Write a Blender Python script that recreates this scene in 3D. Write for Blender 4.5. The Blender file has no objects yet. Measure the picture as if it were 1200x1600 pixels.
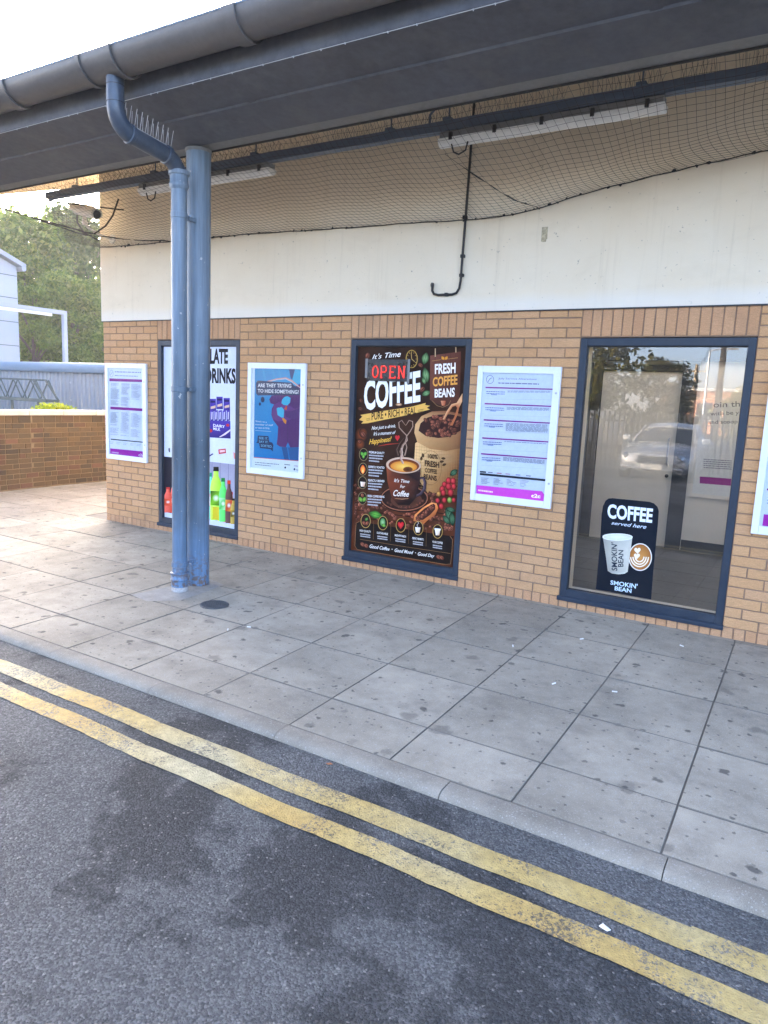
import bpy, bmesh, math, random
import numpy as np
from mathutils import Vector, Matrix
from mathutils.geometry import tessellate_polygon

S = bpy.context.scene
COL = S.collection
rng = random.Random(7)
nrg = np.random.default_rng(11)

# ------------------------------------------------------------------ camera
CO = Vector((7.20015, -5.50036, 1.58804))
CR = Vector((0.85161, 0.52238, 0.04328))
CU = Vector((-0.11899, 0.11224, 0.98653))
CF = Vector((-0.51049, 0.84529, -0.15775))
FPX = 1116.19                                   # focal length for a 1200 px wide picture
cd = bpy.data.cameras.new('camera')
cam = bpy.data.objects.new('camera', cd)
COL.objects.link(cam)
cam.matrix_world = Matrix(((CR.x, CU.x, -CF.x, CO.x), (CR.y, CU.y, -CF.y, CO.y),
                           (CR.z, CU.z, -CF.z, CO.z), (0, 0, 0, 1)))
cd.sensor_fit = 'HORIZONTAL'
cd.sensor_width = 36.0
cd.lens = 36.0 * FPX / 1200.0
cd.clip_start = 0.05
cd.clip_end = 3000
S.camera = cam
S.render.resolution_x, S.render.resolution_y = 768, 1024

# ------------------------------------------------------------------ world, sun, exposure
SUN_EL = math.radians(11.5)
SUN_ROT = math.radians(-52)                     # clockwise from +Y: behind the building, to the left
W = bpy.data.worlds.new('World')
S.world = W
W.use_nodes = True
wn = W.node_tree
sky = wn.nodes.new('ShaderNodeTexSky')
sky.sky_type = 'NISHITA'
sky.sun_disc = False
sky.sun_elevation = SUN_EL
sky.sun_rotation = SUN_ROT
sky.altitude = 20
sky.air_density = 0.38
sky.dust_density = 2.8
sky.ozone_density = 0.4
wn.nodes['Background'].inputs['Strength'].default_value = 0.15
wn.links.new(sky.outputs[0], wn.nodes['Background'].inputs['Color'])
sd = bpy.data.lights.new('sun', 'SUN')
sd.energy = 2.1
sd.angle = math.radians(0.6)
sd.color = (1.0, 0.90, 0.74)
sun = bpy.data.objects.new('sun', sd)
COL.objects.link(sun)
sdir = Vector((math.sin(SUN_ROT) * math.cos(SUN_EL), math.cos(SUN_ROT) * math.cos(SUN_EL), math.sin(SUN_EL)))
sun.rotation_euler = sdir.to_track_quat('Z', 'Y').to_euler()
S.view_settings.view_transform = 'Standard'
S.view_settings.look = 'None'
S.view_settings.exposure = 4.05
S.view_settings.gamma = 1.0
S.view_settings.use_curve_mapping = False
try:
    S.cycles.use_denoising = True
    S.cycles.denoiser = 'OPENIMAGEDENOISE'
except Exception:
    pass
S.cycles.max_bounces = 10
S.cycles.transparent_max_bounces = 24
S.cycles.sample_clamp_indirect = 6.0

# ------------------------------------------------------------------ helpers
ORG = {}


def lin(c):
    return tuple(((x / 255) / 12.92 if x / 255 <= 0.04045 else ((x / 255 + 0.055) / 1.055) ** 2.4) for x in c)


def wall_pt(u, v, Y):
    """a point of the flat sheet at depth Y behind the picture grid (used to lay out the flat prints)"""
    d = CF + CR * ((u - 600) / FPX) - CU * ((v - 800) / FPX)
    return CO + d * ((Y - CO.y) / d.y)


class MB:
    def __init__(self):
        self.v, self.f, self.m, self.c = [], [], [], []

    def add(self, vs, fs, mi=0, cols=None):
        b = len(self.v)
        self.v += [tuple(p) for p in vs]
        self.f += [tuple(b + i for i in q) for q in fs]
        self.m += [mi] * len(fs)
        if cols is not None:
            self.c += cols
        return self

    def box(self, x0, x1, y0, y1, z0, z1, mi=0):
        return self.add([(x0, y0, z0), (x1, y0, z0), (x1, y1, z0), (x0, y1, z0),
                         (x0, y0, z1), (x1, y0, z1), (x1, y1, z1), (x0, y1, z1)],
                        [(0, 3, 2, 1), (4, 5, 6, 7), (0, 1, 5, 4), (1, 2, 6, 5), (2, 3, 7, 6), (3, 0, 4, 7)], mi)

    def cbox(self, x0, x1, y0, y1, z0, z1, b=0.004, mi=0):
        """box with chamfered edges"""
        bm = bmesh.new()
        bmesh.ops.create_cube(bm, size=1)
        for q in bm.verts:
            q.co = Vector(((x0 + x1) / 2 + q.co.x * (x1 - x0), (y0 + y1) / 2 + q.co.y * (y1 - y0),
                           (z0 + z1) / 2 + q.co.z * (z1 - z0)))
        bmesh.ops.bevel(bm, geom=bm.edges[:], offset=b, segments=2, affect='EDGES', profile=0.6)
        bm.verts.index_update()
        self.add([q.co.copy() for q in bm.verts], [[q.index for q in f.verts] for f in bm.faces], mi)
        bm.free()
        return self

    def tube(self, pts, r, n=8, mi=0, cap=True, ref=None):
        pts = [Vector(p) for p in pts]
        rs = r if isinstance(r, (list, tuple)) else [r] * len(pts)
        b = len(self.v)
        t0 = (pts[1] - pts[0]).normalized()
        side = t0.orthogonal().normalized() if ref is None else Vector(ref)
        vs = []
        for i, p in enumerate(pts):
            if i == 0:
                t = t0
            elif i == len(pts) - 1:
                t = (pts[i] - pts[i - 1]).normalized()
            else:
                t = ((pts[i] - pts[i - 1]).normalized() + (pts[i + 1] - pts[i]).normalized()).normalized()
            side = (side - t * side.dot(t)).normalized()
            up = t.cross(side)
            for k in range(n):
                a = 2 * math.pi * k / n
                vs.append(p + (side * math.cos(a) + up * math.sin(a)) * rs[i])
        fs = []
        for i in range(len(pts) - 1):
            for k in range(n):
                k2 = (k + 1) % n
                fs.append((i * n + k, i * n + k2, (i + 1) * n + k2, (i + 1) * n + k))
        if cap:
            fs.append(tuple(range(n - 1, -1, -1)))
            e = (len(pts) - 1) * n
            fs.append(tuple(range(e, e + n)))
        return self.add(vs, fs, mi)

    def lathe(self, prof, c, n=24, mi=0):
        """profile (r, z) turned about the vertical through c"""
        vs, fs = [], []
        for r, z in prof:
            for k in range(n):
                a = 2 * math.pi * k / n
                vs.append((c[0] + r * math.cos(a), c[1] + r * math.sin(a), c[2] + z))
        for i in range(len(prof) - 1):
            for k in range(n):
                k2 = (k + 1) % n
                fs.append((i * n + k, i * n + k2, (i + 1) * n + k2, (i + 1) * n + k))
        fs.append(tuple(range(n - 1, -1, -1)))
        fs.append(tuple(range((len(prof) - 1) * n, len(prof) * n)))
        return self.add(vs, fs, mi)

    def bar(self, a, b, w, h, up=(0, 0, 1), mi=0):
        a, b = Vector(a), Vector(b)
        t = (b - a).normalized()
        u = Vector(up)
        s = t.cross(u)
        if s.length < 1e-4:
            s = t.orthogonal()
        s.normalize()
        u = s.cross(t)
        vs = []
        for p in (a, b):
            for i, j in ((-1, -1), (1, -1), (1, 1), (-1, 1)):
                vs.append(p + s * (i * w / 2) + u * (j * h / 2))
        return self.add(vs, [(3, 2, 1, 0), (4, 5, 6, 7), (0, 1, 5, 4), (1, 2, 6, 5), (2, 3, 7, 6), (3, 0, 4, 7)], mi)

    def extrude_x(self, prof, x0, x1, mi=0, closed=True):
        """profile of (y, z) points swept along X"""
        n = len(prof)
        vs = [(x0, y, z) for y, z in prof] + [(x1, y, z) for y, z in prof]
        fs = [(i, (i + 1) % n, n + (i + 1) % n, n + i) for i in range(n if closed else n - 1)]
        if closed:
            fs += [tuple(range(n - 1, -1, -1)), tuple(range(n, 2 * n))]
        return self.add(vs, fs, mi)

    def build(self, name, mat, parent=None, smooth=False, fix=True):
        o = ORG.get(parent.name, Vector((0, 0, 0))) if parent else Vector((0, 0, 0))
        me = bpy.data.meshes.new(name)
        me.from_pydata([(p[0] - o.x, p[1] - o.y, p[2] - o.z) for p in self.v], [], self.f)
        for m in (mat if isinstance(mat, (list, tuple)) else [mat]):
            me.materials.append(m)
        me.polygons.foreach_set('material_index', self.m)
        if self.c:
            at = me.color_attributes.new('Col', 'FLOAT_COLOR', 'POINT')
            flat = []
            for c in self.c:
                flat += [c[0], c[1], c[2], 1.0]
            at.data.foreach_set('color', flat)
        if smooth:
            me.polygons.foreach_set('use_smooth', [True] * len(me.polygons))
        if fix:
            bm = bmesh.new()
            bm.from_mesh(me)
            bmesh.ops.recalc_face_normals(bm, faces=bm.faces[:])
            bm.to_mesh(me)
            bm.free()
        if smooth:
            try:
                me.set_sharp_from_angle(angle=math.radians(40))
            except Exception:
                pass
        me.update()
        return link(name, me, parent)


def link(name, me, parent=None, loc=None):
    ob = bpy.data.objects.new(name, me)
    COL.objects.link(ob)
    if parent is not None:
        ob.parent = parent
    ORG[ob.name] = ORG.get(parent.name, Vector((0, 0, 0))) if parent is not None else Vector((0, 0, 0))
    if loc is not None:
        ob.location = Vector(loc) - ORG[ob.name]
    return ob


def thing(name, label, cat, loc, group=None):
    e = bpy.data.objects.new(name, None)
    e.empty_display_size = 0.2
    COL.objects.link(e)
    e.location = loc
    ORG[e.name] = Vector(loc)
    tag(e, label, cat, group)
    return e


def tag(o, label, cat=None, group=None):
    o['label'] = label
    if cat:
        o['category'] = cat
    if group:
        o['group'] = group
    return o


def kind(o, k):
    o['kind'] = k
    return o


# ------------------------------------------------------------------ materials
def N(nt, t, **kw):
    n = nt.nodes.new(t)
    for k, v in kw.items():
        if k.startswith('i_'):
            n.inputs[k[2:].replace('_', ' ')].default_value = v
        else:
            setattr(n, k, v)
    return n


def base_mat(name, col=(0.5, 0.5, 0.5), rough=0.6, metal=0.0, spec=0.5):
    m = bpy.data.materials.new(name)
    m.use_nodes = True
    b = m.node_tree.nodes['Principled BSDF']
    b.inputs['Base Color'].default_value = (*col, 1)
    b.inputs['Roughness'].default_value = rough
    b.inputs['Metallic'].default_value = metal
    b.inputs['Specular IOR Level'].default_value = spec
    return m, m.node_tree, b


def pos(nt, obj=False):
    if obj:
        return N(nt, 'ShaderNodeTexCoord').outputs['Object']
    return N(nt, 'ShaderNodeNewGeometry').outputs['Position']


def noise(nt, co, scale, detail=4, rough=0.55, dist=0.0):
    n = N(nt, 'ShaderNodeTexNoise')
    n.inputs['Scale'].default_value = scale
    n.inputs['Detail'].default_value = detail
    n.inputs['Roughness'].default_value = rough
    n.inputs['Distortion'].default_value = dist
    nt.links.new(co, n.inputs['Vector'])
    return n.outputs['Fac']


def ramp(nt, fac, stops, interp='LINEAR'):
    r = N(nt, 'ShaderNodeValToRGB')
    r.color_ramp.interpolation = interp
    els = r.color_ramp.elements
    while len(els) < len(stops):
        els.new(0.5)
    for e, (p, c) in zip(els, stops):
        e.position = p
        e.color = (*c, 1) if len(c) == 3 else c
    nt.links.new(fac, r.inputs['Fac'])
    return r.outputs['Color']


def g(v):
    return (v, v, v)


def mix(nt, a, b, fac, mode='MIX'):
    n = N(nt, 'ShaderNodeMix', data_type='RGBA', blend_type=mode)
    for s, x in ((n.inputs['Factor'], fac), (n.inputs[6], a), (n.inputs[7], b)):
        if isinstance(x, (int, float)):
            s.default_value = x
        elif isinstance(x, tuple):
            s.default_value = (*x, 1)
        else:
            nt.links.new(x, s)
    return n.outputs[2]


def mth(nt, op, a, b=0.0):
    n = N(nt, 'ShaderNodeMath', operation=op)
    for s, x in ((n.inputs[0], a), (n.inputs[1], b)):
        if isinstance(x, (int, float)):
            s.default_value = x
        else:
            nt.links.new(x, s)
    return n.outputs[0]


def bump(nt, b, h, dist=0.003, strength=0.6):
    n = N(nt, 'ShaderNodeBump')
    n.inputs['Distance'].default_value = dist
    n.inputs['Strength'].default_value = strength
    nt.links.new(h, n.inputs['Height'])
    nt.links.new(n.outputs[0], b.inputs['Normal'])


def rnd(nt):
    a = N(nt, 'ShaderNodeObjectInfo').outputs['Random']
    c = N(nt, 'ShaderNodeNewGeometry').outputs['Random Per Island']
    return mth(nt, 'FRACT', mth(nt, 'ADD', a, c))


def scaled(nt, co, sc):
    n = N(nt, 'ShaderNodeMapping')
    n.inputs['Scale'].default_value = sc
    nt.links.new(co, n.inputs['Vector'])
    return n.outputs[0]


def sep(nt, co, ax):
    n = N(nt, 'ShaderNodeSeparateXYZ')
    nt.links.new(co, n.inputs[0])
    return n.outputs[ax]


def brick_mat(name, stops, rough=0.85, dirt=0.35, dirtcol=(0.10, 0.075, 0.055)):
    m, nt, b = base_mat(name, rough=rough, spec=0.25)
    co = pos(nt)
    c = ramp(nt, rnd(nt), stops)
    f1 = noise(nt, co, 160, 5, 0.65)
    c = mix(nt, c, ramp(nt, f1, [(0.3, g(0.72)), (0.7, g(1.12))]), 1.0, 'MULTIPLY')
    drag = noise(nt, scaled(nt, co, (22, 22, 260)), 1.0, 3, 0.6)
    c = mix(nt, c, ramp(nt, drag, [(0.35, g(0.86)), (0.65, g(1.07))]), 1.0, 'MULTIPLY')
    d = noise(nt, co, 2.3, 5, 0.65)
    c = mix(nt, c, dirtcol, ramp(nt, d, [(0.52, g(0)), (0.8, g(dirt))]))
    nt.links.new(c, b.inputs['Base Color'])
    bump(nt, b, mth(nt, 'ADD', f1, drag), 0.0016, 0.7)
    return m


M = {}
M['brick'] = brick_mat('buff_brick', [(0, (0.55, 0.30, 0.142)), (0.25, (0.59, 0.335, 0.162)), (0.5, (0.565, 0.315, 0.148)),
                                      (0.75, (0.60, 0.345, 0.175)), (1, (0.56, 0.32, 0.165))])
M['soldier'] = brick_mat('pink_buff_brick', [(0, (0.53, 0.288, 0.146)), (0.5, (0.57, 0.325, 0.172)), (1, (0.52, 0.28, 0.146))])
M['oldbrick'] = brick_mat('old_stock_brick', [(0, (0.082, 0.053, 0.027)), (0.2, (0.115, 0.072, 0.033)), (0.4, (0.055, 0.04, 0.025)),
                                              (0.6, (0.13, 0.083, 0.038)), (0.8, (0.09, 0.063, 0.032)), (0.95, (0.12, 0.06, 0.036)), (1, (0.17, 0.085, 0.05))],
                          0.92, 0.55, (0.05, 0.04, 0.03))


def simple(name, col, rough=0.6, metal=0.0, spec=0.5, var=0.12, scale=6.0, fine=60.0, bmp=0.0, dirt=0.0, dcol=(0.08, 0.07, 0.06)):
    m, nt, b = base_mat(name, col, rough, metal, spec)
    co = pos(nt)
    a = noise(nt, co, scale, 5, 0.6)
    f = noise(nt, co, fine, 4, 0.6)
    c = mix(nt, (*col,), ramp(nt, a, [(0.25, g(1 - var)), (0.75, g(1 + var))]), 1.0, 'MULTIPLY')
    c = mix(nt, c, ramp(nt, f, [(0.3, g(1 - var * 0.6)), (0.7, g(1 + var * 0.6))]), 1.0, 'MULTIPLY')
    if dirt:
        c = mix(nt, c, dcol, ramp(nt, noise(nt, co, scale * 1.7, 6, 0.7), [(0.5, g(0)), (0.78, g(dirt))]))
    nt.links.new(c, b.inputs['Base Color'])
    nt.links.new(ramp(nt, a, [(0.2, g(max(0.05, rough - 0.1))), (0.8, g(min(1, rough + 0.1)))]), b.inputs['Roughness'])
    if bmp:
        bump(nt, b, f, bmp, 0.6)
    return m


M['mortar'] = simple('mortar', (0.27, 0.175, 0.115), 0.95, spec=0.15, var=0.25, scale=9, fine=220, bmp=0.001)
M['oldmortar'] = simple('old_lime_mortar', (0.19, 0.14, 0.08), 0.95, spec=0.15, var=0.35, scale=5, fine=200, bmp=0.002)
M['frame'] = simple('blue_window_paint', (0.018, 0.029, 0.047), 0.45, spec=0.35, var=0.12, scale=4, fine=40, dirt=0.12, dcol=(0.16, 0.16, 0.16))
M['gasket'] = simple('black_gasket', (0.012, 0.012, 0.014), 0.5)
M['soffit'] = simple('slate_blue_soffit', (0.068, 0.073, 0.087), 0.6, var=0.3, scale=2.2, fine=18, dirt=0.55, dcol=(0.135, 0.132, 0.128))
M['soffit2'] = simple('grey_beam_flange', (0.165, 0.16, 0.15), 0.6, var=0.2, scale=3, fine=30, dirt=0.3)
M['gutter'] = simple('grey_gutter_plastic', (0.098, 0.089, 0.083), 0.42, var=0.12, scale=2, fine=30, dirt=0.3, dcol=(0.07, 0.06, 0.055))
M['deck'] = simple('golden_underside', (0.52, 0.40, 0.25), 0.8, var=0.2, scale=3, fine=40)  # golden bounced light is put into this underside colour
M['roofsheet'] = simple('roof_sheet', (0.16, 0.165, 0.17), 0.6)
M['tray'] = simple('blue_grey_tray', (0.085, 0.11, 0.155), 0.5, var=0.12)
M['black'] = simple('black_rubber', (0.014, 0.012, 0.012), 0.6, var=0.2)
M['steel'] = simple('galvanised_steel', (0.42, 0.43, 0.45), 0.4, 0.7, var=0.15)
M['twine'] = simple('brown_net_twine', (0.040, 0.028, 0.018), 0.9)
M['wire'] = simple('spike_wire', (0.50, 0.51, 0.52), 0.4, 0.3)
M['diffuser'] = simple('milky_diffuser', (0.74, 0.72, 0.66), 0.35, var=0.06, scale=8, dirt=0.2, dcol=(0.4, 0.36, 0.3))
M['lamphouse'] = simple('grey_lamp_housing', (0.19, 0.185, 0.18), 0.6)
M['camwhite'] = simple('aged_white_plastic', (0.74, 0.69, 0.60), 0.45, var=0.1)
M['boardframe'] = simple('white_enamel', (0.70, 0.73, 0.78), 0.32, var=0.04, scale=5, dirt=0.12, dcol=(0.45, 0.42, 0.38))
M['white'] = simple('white_plaster', (0.70, 0.65, 0.56), 0.75, var=0.04)
M['doorwhite'] = simple('cream_door_paint', (0.66, 0.60, 0.50), 0.4, var=0.05)
M['darkin'] = simple('dark_joinery', (0.025, 0.028, 0.034), 0.45)
M['shedblue'] = simple('pale_blue_sheet', (0.285, 0.305, 0.33), 0.55, var=0.08, scale=1.5, fine=10, dirt=0.2, dcol=(0.3, 0.32, 0.34))
M['shedcap'] = simple('blue_ridge_cap', (0.17, 0.235, 0.30), 0.5, var=0.08)
M['greysteel'] = simple('grey_green_lattice_paint', (0.085, 0.10, 0.085), 0.6, var=0.2)
M['whitemetal'] = simple('white_cladding', (0.33, 0.345, 0.37), 0.55, var=0.06, scale=1)
M['coping'] = simple('whitewashed_coping', (0.50, 0.47, 0.42), 0.9, var=0.12, scale=6, fine=90, bmp=0.004, dirt=0.25, dcol=(0.4, 0.36, 0.3))
M['bark'] = simple('bark', (0.11, 0.085, 0.06), 0.95, var=0.35, scale=8, fine=50, bmp=0.01)
M['iron'] = simple('cast_iron', (0.085, 0.085, 0.088), 0.6, 0.1, var=0.3, scale=20)
M['wood_pole'] = simple('weathered_pole', (0.26, 0.20, 0.13), 0.85, var=0.2)
M['redbrickfar'] = simple('far_red_brick', (0.32, 0.15, 0.09), 0.9, var=0.2)
M['paper'] = simple('litter_paper', (0.75, 0.73, 0.69), 0.8)
M['pinred'] = simple('red_plastic', (0.5, 0.03, 0.025), 0.4)
M['palisade'] = simple('galvanised_palisade', (0.07, 0.07, 0.066), 0.5, 0.3, var=0.1)
M['chrome'] = simple('chrome', (0.75, 0.76, 0.78), 0.15, 1.0)
M['tyre'] = simple('tyre_rubber', (0.02, 0.02, 0.02), 0.8)
M['carpaint'] = simple('silver_car_paint', (0.36, 0.37, 0.39), 0.25, 0.5, var=0.03)
M['carglass'] = simple('dark_car_glass', (0.03, 0.035, 0.04), 0.06, spec=0.9)


def cream_mat():
    m, nt, b = base_mat('cream_render', rough=0.85, spec=0.2)
    co = pos(nt)
    z = sep(nt, co, 'Z')
    c = ramp(nt, noise(nt, co, 1.3, 5, 0.6), [(0.25, (0.72, 0.605, 0.44)), (0.75, (0.77, 0.67, 0.515))])
    # run-off streaks, thin and vertical
    st = noise(nt, scaled(nt, co, (16, 16, 0.7)), 1.0, 4, 0.7)
    c = mix(nt, c, (0.40, 0.31, 0.21), ramp(nt, st, [(0.56, g(0)), (0.80, g(0.26))]))
    c = mix(nt, c, (0.50, 0.40, 0.27), ramp(nt, noise(nt, scaled(nt, co, (1.5, 1.5, 3.5)), 1.0, 6, 0.7, 0.6), [(0.52, g(0)), (0.78, g(0.22))]))
    c = mix(nt, c, (0.22, 0.17, 0.12), ramp(nt, noise(nt, scaled(nt, co, (9, 9, 5)), 1.0, 7, 0.75, 0.8), [(0.68, g(0)), (0.78, g(0.45))]))
    # grime spots
    sp = noise(nt, co, 34, 3, 0.5)
    c = mix(nt, c, (0.19, 0.16, 0.13), ramp(nt, sp, [(0.70, g(0)), (0.76, g(0.6))]))
    # whiter repaint near the foot of the band
    foot = N(nt, 'ShaderNodeMapRange')
    foot.inputs['From Min'].default_value = 2.48
    foot.inputs['From Max'].default_value = 2.40
    nt.links.new(mth(nt, 'ADD', z, mth(nt, 'MULTIPLY', noise(nt, co, 3, 3), 0.06)), foot.inputs['Value'])
    c = mix(nt, c, (0.73, 0.69, 0.62), mth(nt, 'MULTIPLY', foot.outputs[0], 0.55))
    nt.links.new(c, b.inputs['Base Color'])
    bump(nt, b, noise(nt, co, 130, 5, 0.7), 0.0022, 0.6)
    return m


M['cream'] = cream_mat()


def slab_mat(name, base=(0.385, 0.335, 0.262), kerb=False):
    m, nt, b = base_mat(name, rough=0.9, spec=0.14)
    co = pos(nt)
    r = rnd(nt)
    c = ramp(nt, r, [(0, tuple(x * 0.90 for x in base)), (0.5, base), (1, tuple(x * 1.08 for x in base))])
    big = noise(nt, co, 1.4, 6, 0.62, 0.4)
    c = mix(nt, c, ramp(nt, big, [(0.28, g(0.72)), (0.55, g(1.0)), (0.8, g(1.15))]), 1.0, 'MULTIPLY')
    med = noise(nt, co, 9, 5, 0.65)
    c = mix(nt, c, ramp(nt, med, [(0.25, g(0.82)), (0.75, g(1.1))]), 1.0, 'MULTIPLY')
    fine = noise(nt, co, 330, 3, 0.7)
    c = mix(nt, c, ramp(nt, fine, [(0.25, g(0.66)), (0.75, g(1.28))]), 1.0, 'MULTIPLY')
    # pale aggregate grains
    vo = N(nt, 'ShaderNodeTexVoronoi')
    vo.inputs['Scale'].default_value = 210
    nt.links.new(co, vo.inputs['Vector'])
    c = mix(nt, c, (0.42, 0.40, 0.37), ramp(nt, sep(nt, vo.outputs['Color'], 'X'), [(0.90, g(0)), (0.97, g(0.5))]))
    if not kerb:
        # trodden-in gum and drips
        for sc, th, dk, kp_ in ((4.3, 0.09, 0.72, 0.70), (8.0, 0.09, 0.72, 0.66), (15.0, 0.09, 0.6, 0.58), (2.1, 0.085, 0.4, 0.6)):
            wob = N(nt, 'ShaderNodeVectorMath', operation='ADD')
            nn = N(nt, 'ShaderNodeTexNoise')
            nn.inputs['Scale'].default_value = sc * 5
            nt.links.new(co, nn.inputs['Vector'])
            sv = N(nt, 'ShaderNodeVectorMath', operation='SCALE')
            sv.inputs['Scale'].default_value = 0.28 / sc
            nt.links.new(nn.outputs['Color'], sv.inputs[0])
            nt.links.new(co, wob.inputs[0])
            nt.links.new(sv.outputs[0], wob.inputs[1])
            v2 = N(nt, 'ShaderNodeTexVoronoi', voronoi_dimensions='2D')
            v2.inputs['Scale'].default_value = sc
            nt.links.new(wob.outputs[0], v2.inputs['Vector'])
            keep = ramp(nt, sep(nt, v2.outputs['Color'], 'Y'), [(kp_, g(0)), (min(0.99, kp_ + 0.2), g(1))])
            spot = ramp(nt, v2.outputs['Distance'], [(th * 0.75, g(dk)), (th * 1.35, g(0))])
            c = mix(nt, c, (0.055, 0.05, 0.048), mix(nt, spot, keep, 1.0, 'MULTIPLY'))
    dirty = noise(nt, co, 3.1, 6, 0.7)
    c = mix(nt, c, (0.095, 0.088, 0.08), ramp(nt, dirty, [(0.53, g(0)), (0.78, g(0.5))]))
    nt.links.new(c, b.inputs['Base Color'])
    bump(nt, b, mth(nt, 'ADD', fine, mth(nt, 'MULTIPLY', med, 0.6)), 0.0018, 0.7)
    return m


M['slab'] = slab_mat('concrete_paving')
M['kerb'] = slab_mat('concrete_kerb', (0.325, 0.285, 0.228), True)
M['joint'] = simple('dirty_joint_sand', (0.175, 0.155, 0.125), 0.95, var=0.3, scale=8, fine=200)


def asphalt_nodes(nt, co):
    big = noise(nt, co, 0.62, 6, 0.62, 0.5)
    med = noise(nt, co, 3.2, 5, 0.65)
    patch = mth(nt, 'ADD', mth(nt, 'MULTIPLY', big, 0.75), mth(nt, 'MULTIPLY', med, 0.25))
    c = ramp(nt, patch, [(0.40, (0.046, 0.0465, 0.048)), (0.475, (0.063, 0.0635, 0.0645)), (0.498, (0.112, 0.112, 0.111)), (0.6, (0.142, 0.141, 0.139))])
    vo = N(nt, 'ShaderNodeTexVoronoi')
    vo.inputs['Scale'].default_value = 145
    nt.links.new(co, vo.inputs['Vector'])
    vr = sep(nt, vo.outputs['Color'], 'X')
    c = mix(nt, c, ramp(nt, vr, [(0, g(0.58)), (0.6, g(1.0)), (1, g(1.5))]), 1.0, 'MULTIPLY')
    fine = noise(nt, co, 420, 3, 0.7)
    c = mix(nt, c, ramp(nt, fine, [(0.2, g(0.6)), (0.8, g(1.4))]), 1.0, 'MULTIPLY')
    c = mix(nt, c, (0.36, 0.34, 0.31), ramp(nt, vr, [(0.985, g(0)), (0.995, g(0.45))]))
    v3 = N(nt, 'ShaderNodeTexVoronoi')
    v3.inputs['Scale'].default_value = 11
    nt.links.new(co, v3.inputs['Vector'])
    c = mix(nt, c, (0.55, 0.53, 0.50), ramp(nt, v3.outputs['Distance'], [(0.016, g(0.7)), (0.026, g(0))]))
    h = mth(nt, 'SUBTRACT', mth(nt, 'MULTIPLY', fine, 0.5), vo.outputs['Distance'])
    return c, h


def asphalt():
    m, nt, b = base_mat('asphalt', rough=0.85, spec=0.25)
    c, h = asphalt_nodes(nt, pos(nt))
    nt.links.new(c, b.inputs['Base Color'])
    bump(nt, b, h, 0.009, 1.0)
    return m


def yellow():
    m, nt, b = base_mat('worn_yellow_paint', rough=0.7, spec=0.35)
    co = pos(nt)
    ca, h = asphalt_nodes(nt, co)
    big = noise(nt, co, 1.1, 3, 0.5)
    y = ramp(nt, big, [(0.3, (0.49, 0.30, 0.085)), (0.5, (0.50, 0.355, 0.125)), (0.7, (0.48, 0.41, 0.24))])
    y = mix(nt, y, ramp(nt, noise(nt, co, 26, 5, 0.7), [(0.3, g(0.72)), (0.7, g(1.15))]), 1.0, 'MULTIPLY')
    # worn where the stones stand proud
    wear = mth(nt, 'ADD', mth(nt, 'MULTIPLY', noise(nt, co, 95, 4, 0.75), 0.7),
               mth(nt, 'ADD', mth(nt, 'MULTIPLY', noise(nt, co, 4.5, 4, 0.6), 0.38), mth(nt, 'MULTIPLY', noise(nt, co, 0.9, 2, 0.5), 0.22)))
    k = ramp(nt, wear, [(0.675, g(0)), (0.74, g(0.85))])
    nt.links.new(mix(nt, y, ca, k), b.inputs['Base Color'])
    bump(nt, b, h, 0.004, 0.8)
    return m


M['asphalt'] = asphalt()
M['yellow'] = yellow()


def col_paint():
    m, nt, b = base_mat('weathered_blue_paint', rough=0.42, spec=0.45)
    co = pos(nt)
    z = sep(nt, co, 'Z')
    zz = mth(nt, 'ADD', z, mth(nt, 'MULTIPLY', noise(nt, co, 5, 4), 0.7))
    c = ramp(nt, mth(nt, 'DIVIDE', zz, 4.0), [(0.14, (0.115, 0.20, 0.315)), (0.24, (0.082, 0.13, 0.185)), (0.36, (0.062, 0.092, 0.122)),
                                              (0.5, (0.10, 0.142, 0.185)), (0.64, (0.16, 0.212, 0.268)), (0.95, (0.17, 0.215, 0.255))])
    st = noise(nt, scaled(nt, co, (30, 30, 1.2)), 1.0, 4, 0.7)
    c = mix(nt, c, ramp(nt, st, [(0.3, g(0.62)), (0.7, g(1.15))]), 1.0, 'MULTIPLY')
    ch = noise(nt, co, 24, 4, 0.6)
    c = mix(nt, c, (0.50, 0.47, 0.42), ramp(nt, ch, [(0.68, g(0)), (0.71, g(0.6))]))
    low = N(nt, 'ShaderNodeMapRange')
    low.inputs['From Min'].default_value = 0.32
    low.inputs['From Max'].default_value = 0.02
    nt.links.new(z, low.inputs['Value'])
    rust = mth(nt, 'MULTIPLY', ramp(nt, noise(nt, co, 30, 4, 0.65), [(0.48, g(0)), (0.55, g(0.95))]), low.outputs[0])
    c = mix(nt, c, (0.13, 0.075, 0.045), rust)
    nt.links.new(c, b.inputs['Base Color'])
    bump(nt, b, ch, 0.001, 0.4)
    return m


M['bluepaint'] = col_paint()
M['swan'] = simple('dark_blue_pipe', (0.042, 0.058, 0.082), 0.36, var=0.15, scale=7, fine=40, dirt=0.3, dcol=(0.14, 0.14, 0.14))


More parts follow.
